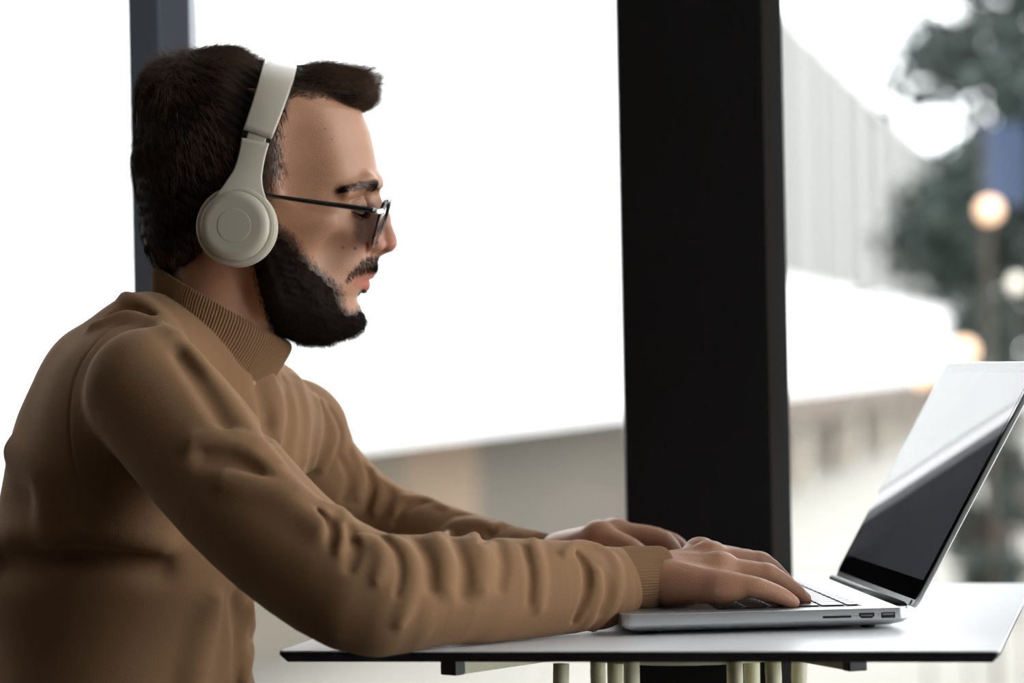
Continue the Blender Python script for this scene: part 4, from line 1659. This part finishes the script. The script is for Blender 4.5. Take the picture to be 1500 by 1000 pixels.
# ================================================================ LAPTOP
m_alu = mat('silver aluminium', hexl(206, 208, 210), .32, metal=.85, spec=.5)
m_alud = mat('aluminium underside', hexl(150, 148, 140), .4, metal=.8)
m_key = mat('black key', (.012, .012, .014), .28, spec=.6)
m_well = mat('keyboard well', (.006, .006, .007), .5)
m_gloss = mat('black screen glass', (.0015, .0013, .0015), .012, spec=.8)
m_lcd = mat('dark display panel', (.16, .175, .21), .012, spec=.8)
m_port = mat('port interior', (.004, .004, .004), .5)
m_mark = mat('grey port marking', (.25, .25, .25), .6)
m_hinge = mat('dark hinge', (.02, .02, .02), .4)
DK = TZ + .0185
lf = on_z(910, 900, DK)
lh = on_z(1335.7, 889.9, DK)
lang = math.atan2(lh[1] - lf[1], lh[0] - lf[0])
LD = float(np.hypot(*(lh - lf)[:2]))
LWd = .35
LA = math.radians(4.4)
lap = thing('laptop', 'open silver laptop with black keys and black reflective screen on the white table', 'laptop', (lf[0], lf[1], TZ), LA)


def lring(d, z, r=.010):
    return ring_at(rrect(d, d, LD - d, LWd - d, max(.002, r - d)), z)


hz = DK - TZ
obj('base', loft(B(), [lring(.014, .003), lring(.004, .0058), lring(.0006, .0082), lring(0, .0095), lring(0, hz - .0012), lring(.0004, hz - .0003), lring(.0012, hz)]), m_alu, lap, smooth=False, bevel=.0002)
for fx in (.03, LD - .03):
    for fy in (.03, LWd - .03):
        bm = B()
        bmesh.ops.create_cone(bm, cap_ends=True, segments=20, radius1=.006, radius2=.007, depth=.003, matrix=Matrix.Translation((fx, fy, .0016)))
        obj('rubber_foot', bm, m_well, lap)
kx0, kx1, ky0, ky1 = LD * .355, LD * .845, .024, LWd - .024
well = obj('keyboard', bx(B(), (kx0 - .002, ky0 - .002, hz + .00005), (kx1 + .002, ky1 + .002, hz + .0003)), m_well, lap)
obj('trackpad', bx(B(), (.006, LWd / 2 - .052, hz + .00005), (kx0 - .012, LWd / 2 + .052, hz + .0002)), m_alu, lap)
rows_ = [(1.0, [1.25, 1, 1, 1.25, 5.2, 1.25, 1, 1, 1, 1]), (1, [2.3] + [1] * 10 + [2.3]), (1, [1.8] + [1] * 11 + [1.8]), (1, [1.5] + [1] * 12 + [1.1]), (1, [1] * 13 + [1.6]), (.55, [1.04] * 14)]
tot = sum(r[0] for r in rows_)
x = kx0
uy = (kx1 - kx0) / tot
for hgt, ks in rows_:
    hx = uy * hgt
    sy = (ky1 - ky0) / sum(ks)
    y = ky1
    for kw in ks:
        wv = kw * sy
        gp = .0012
        obj('key', loft(B(), [ring_at(rrect(x + gp, y - wv + gp, x + hx - gp, y - gp, .0014, 2), hz + .0002), ring_at(rrect(x + gp, y - wv + gp, x + hx - gp, y - gp, .0014, 2), hz + .0011),
                              ring_at(rrect(x + gp + .0003, y - wv + gp + .0003, x + hx - gp - .0003, y - gp - .0003, .0012, 2), hz + .0014)]), m_key, well)
        y -= wv
    x += hx


# ports on the near side
def sd(px): return (px - 910) / (1337 - 910) * LD


def slot(bm, x0, x1, z0, z1, r=.0008, y0=-.0003, y1=.004, hd=False):
    if hd:
        pts = [(x0, z1), (x1, z1), (x1, z0 + (z1 - z0) * .4), (x1 - .0022, z0), (x0 + .0022, z0), (x0, z0 + (z1 - z0) * .4)]
    else:
        pts = rrect(x0, z0, x1, z1, r, 3)
    return prism(bm, pts, y0, y1, 'y')


obj('card_slot', slot(B(), sd(1207), sd(1250), .0108, .0128), m_port, lap)
hd = obj('hdmi_port', slot(B(), sd(1261), sd(1284), .0100, .0146, hd=True), m_port, lap)
obj('contact_plate', bx(B(), (sd(1264), -.0005, .0121), (sd(1281), -.00032, .0128)), m_mark, hd)
us = obj('usb_port', slot(B(), sd(1294), sd(1315), .0098, .0146, r=.0004), m_port, lap)
obj('contact_plate', bx(B(), (sd(1296), -.0005, .0125), (sd(1313), -.00032, .0136)), m_mark, us)
for k, px in enumerate((1253.2, 1255, 1256.8, 1258.2)):
    obj('port_symbol', bx(B(), (sd(px), -.0002, .0116 + .0003 * (k % 2)), (sd(px) + .0005, .0002, .0128)), m_mark, lap)
obj('port_symbol', bx(B(), (sd(1290.2), -.0002, .0108), (sd(1290.8), .0002, .0140)), m_mark, lap)
obj('port_symbol', bx(B(), (sd(1288.6), -.0002, .0128), (sd(1289.4), .0002, .0138)), m_mark, lap)

# lid: local frame, x' up along the lid, z' thickness away from the user
TILT = math.radians(29.3)
lz = Vector((math.sin(TILT), 0, math.cos(TILT)))
lnv = Vector((math.cos(TILT), 0, -math.sin(TILT)))
org = Vector((LD + .001, 0, hz - .0035))
LM = Matrix(((lz.x, 0, lnv.x, org.x), (lz.y, 1, lnv.y, org.y), (lz.z, 0, lnv.z, org.z), (0, 0, 0, 1)))
LH = .2385
lid = loft(B(), [[LM @ Vector((x_, y_, z_)) for x_, y_ in rrect(d_ + .004, d_, LH - d_, LWd - d_, .008)] for d_, z_ in ((.0006, 0), (0, .0006), (0, .0034), (.003, .0048))])
lo_ = obj('lid', lid, m_alu, lap, bevel=.0002)
lg = loft(B(), [[LM @ Vector((x_, y_, z_)) for x_, y_ in rrect(.010, .0012, LH - .0012, LWd - .0012, .007)] for z_ in (-.0008, -.0001)])
obj('screen_glass', lg, m_gloss, lo_)
lg = loft(B(), [[LM @ Vector((x_, y_, z_)) for x_, y_ in rrect(.028, .009, LH - .012, LWd - .009, .0006)] for z_ in (-.00095, -.00081)])
obj('display', lg, m_lcd, lo_, label='dark grey display panel')
bm = tube(B(), [(LD - .0035, .016, hz - .001), (LD - .0035, LWd - .026, hz - .001)], .0048, 16)
obj('hinge', bm, m_hinge, lap, smooth=True)
bm = loft(B(), [[LM @ Vector((x_, y_, z_)) for x_, y_ in rrect(.0035, .014, .0094, LWd - .026, .001)] for z_ in (-.0012, -.0001)])
obj('hinge_cover', bm, m_alu, lap, label='silver hinge cover strip')
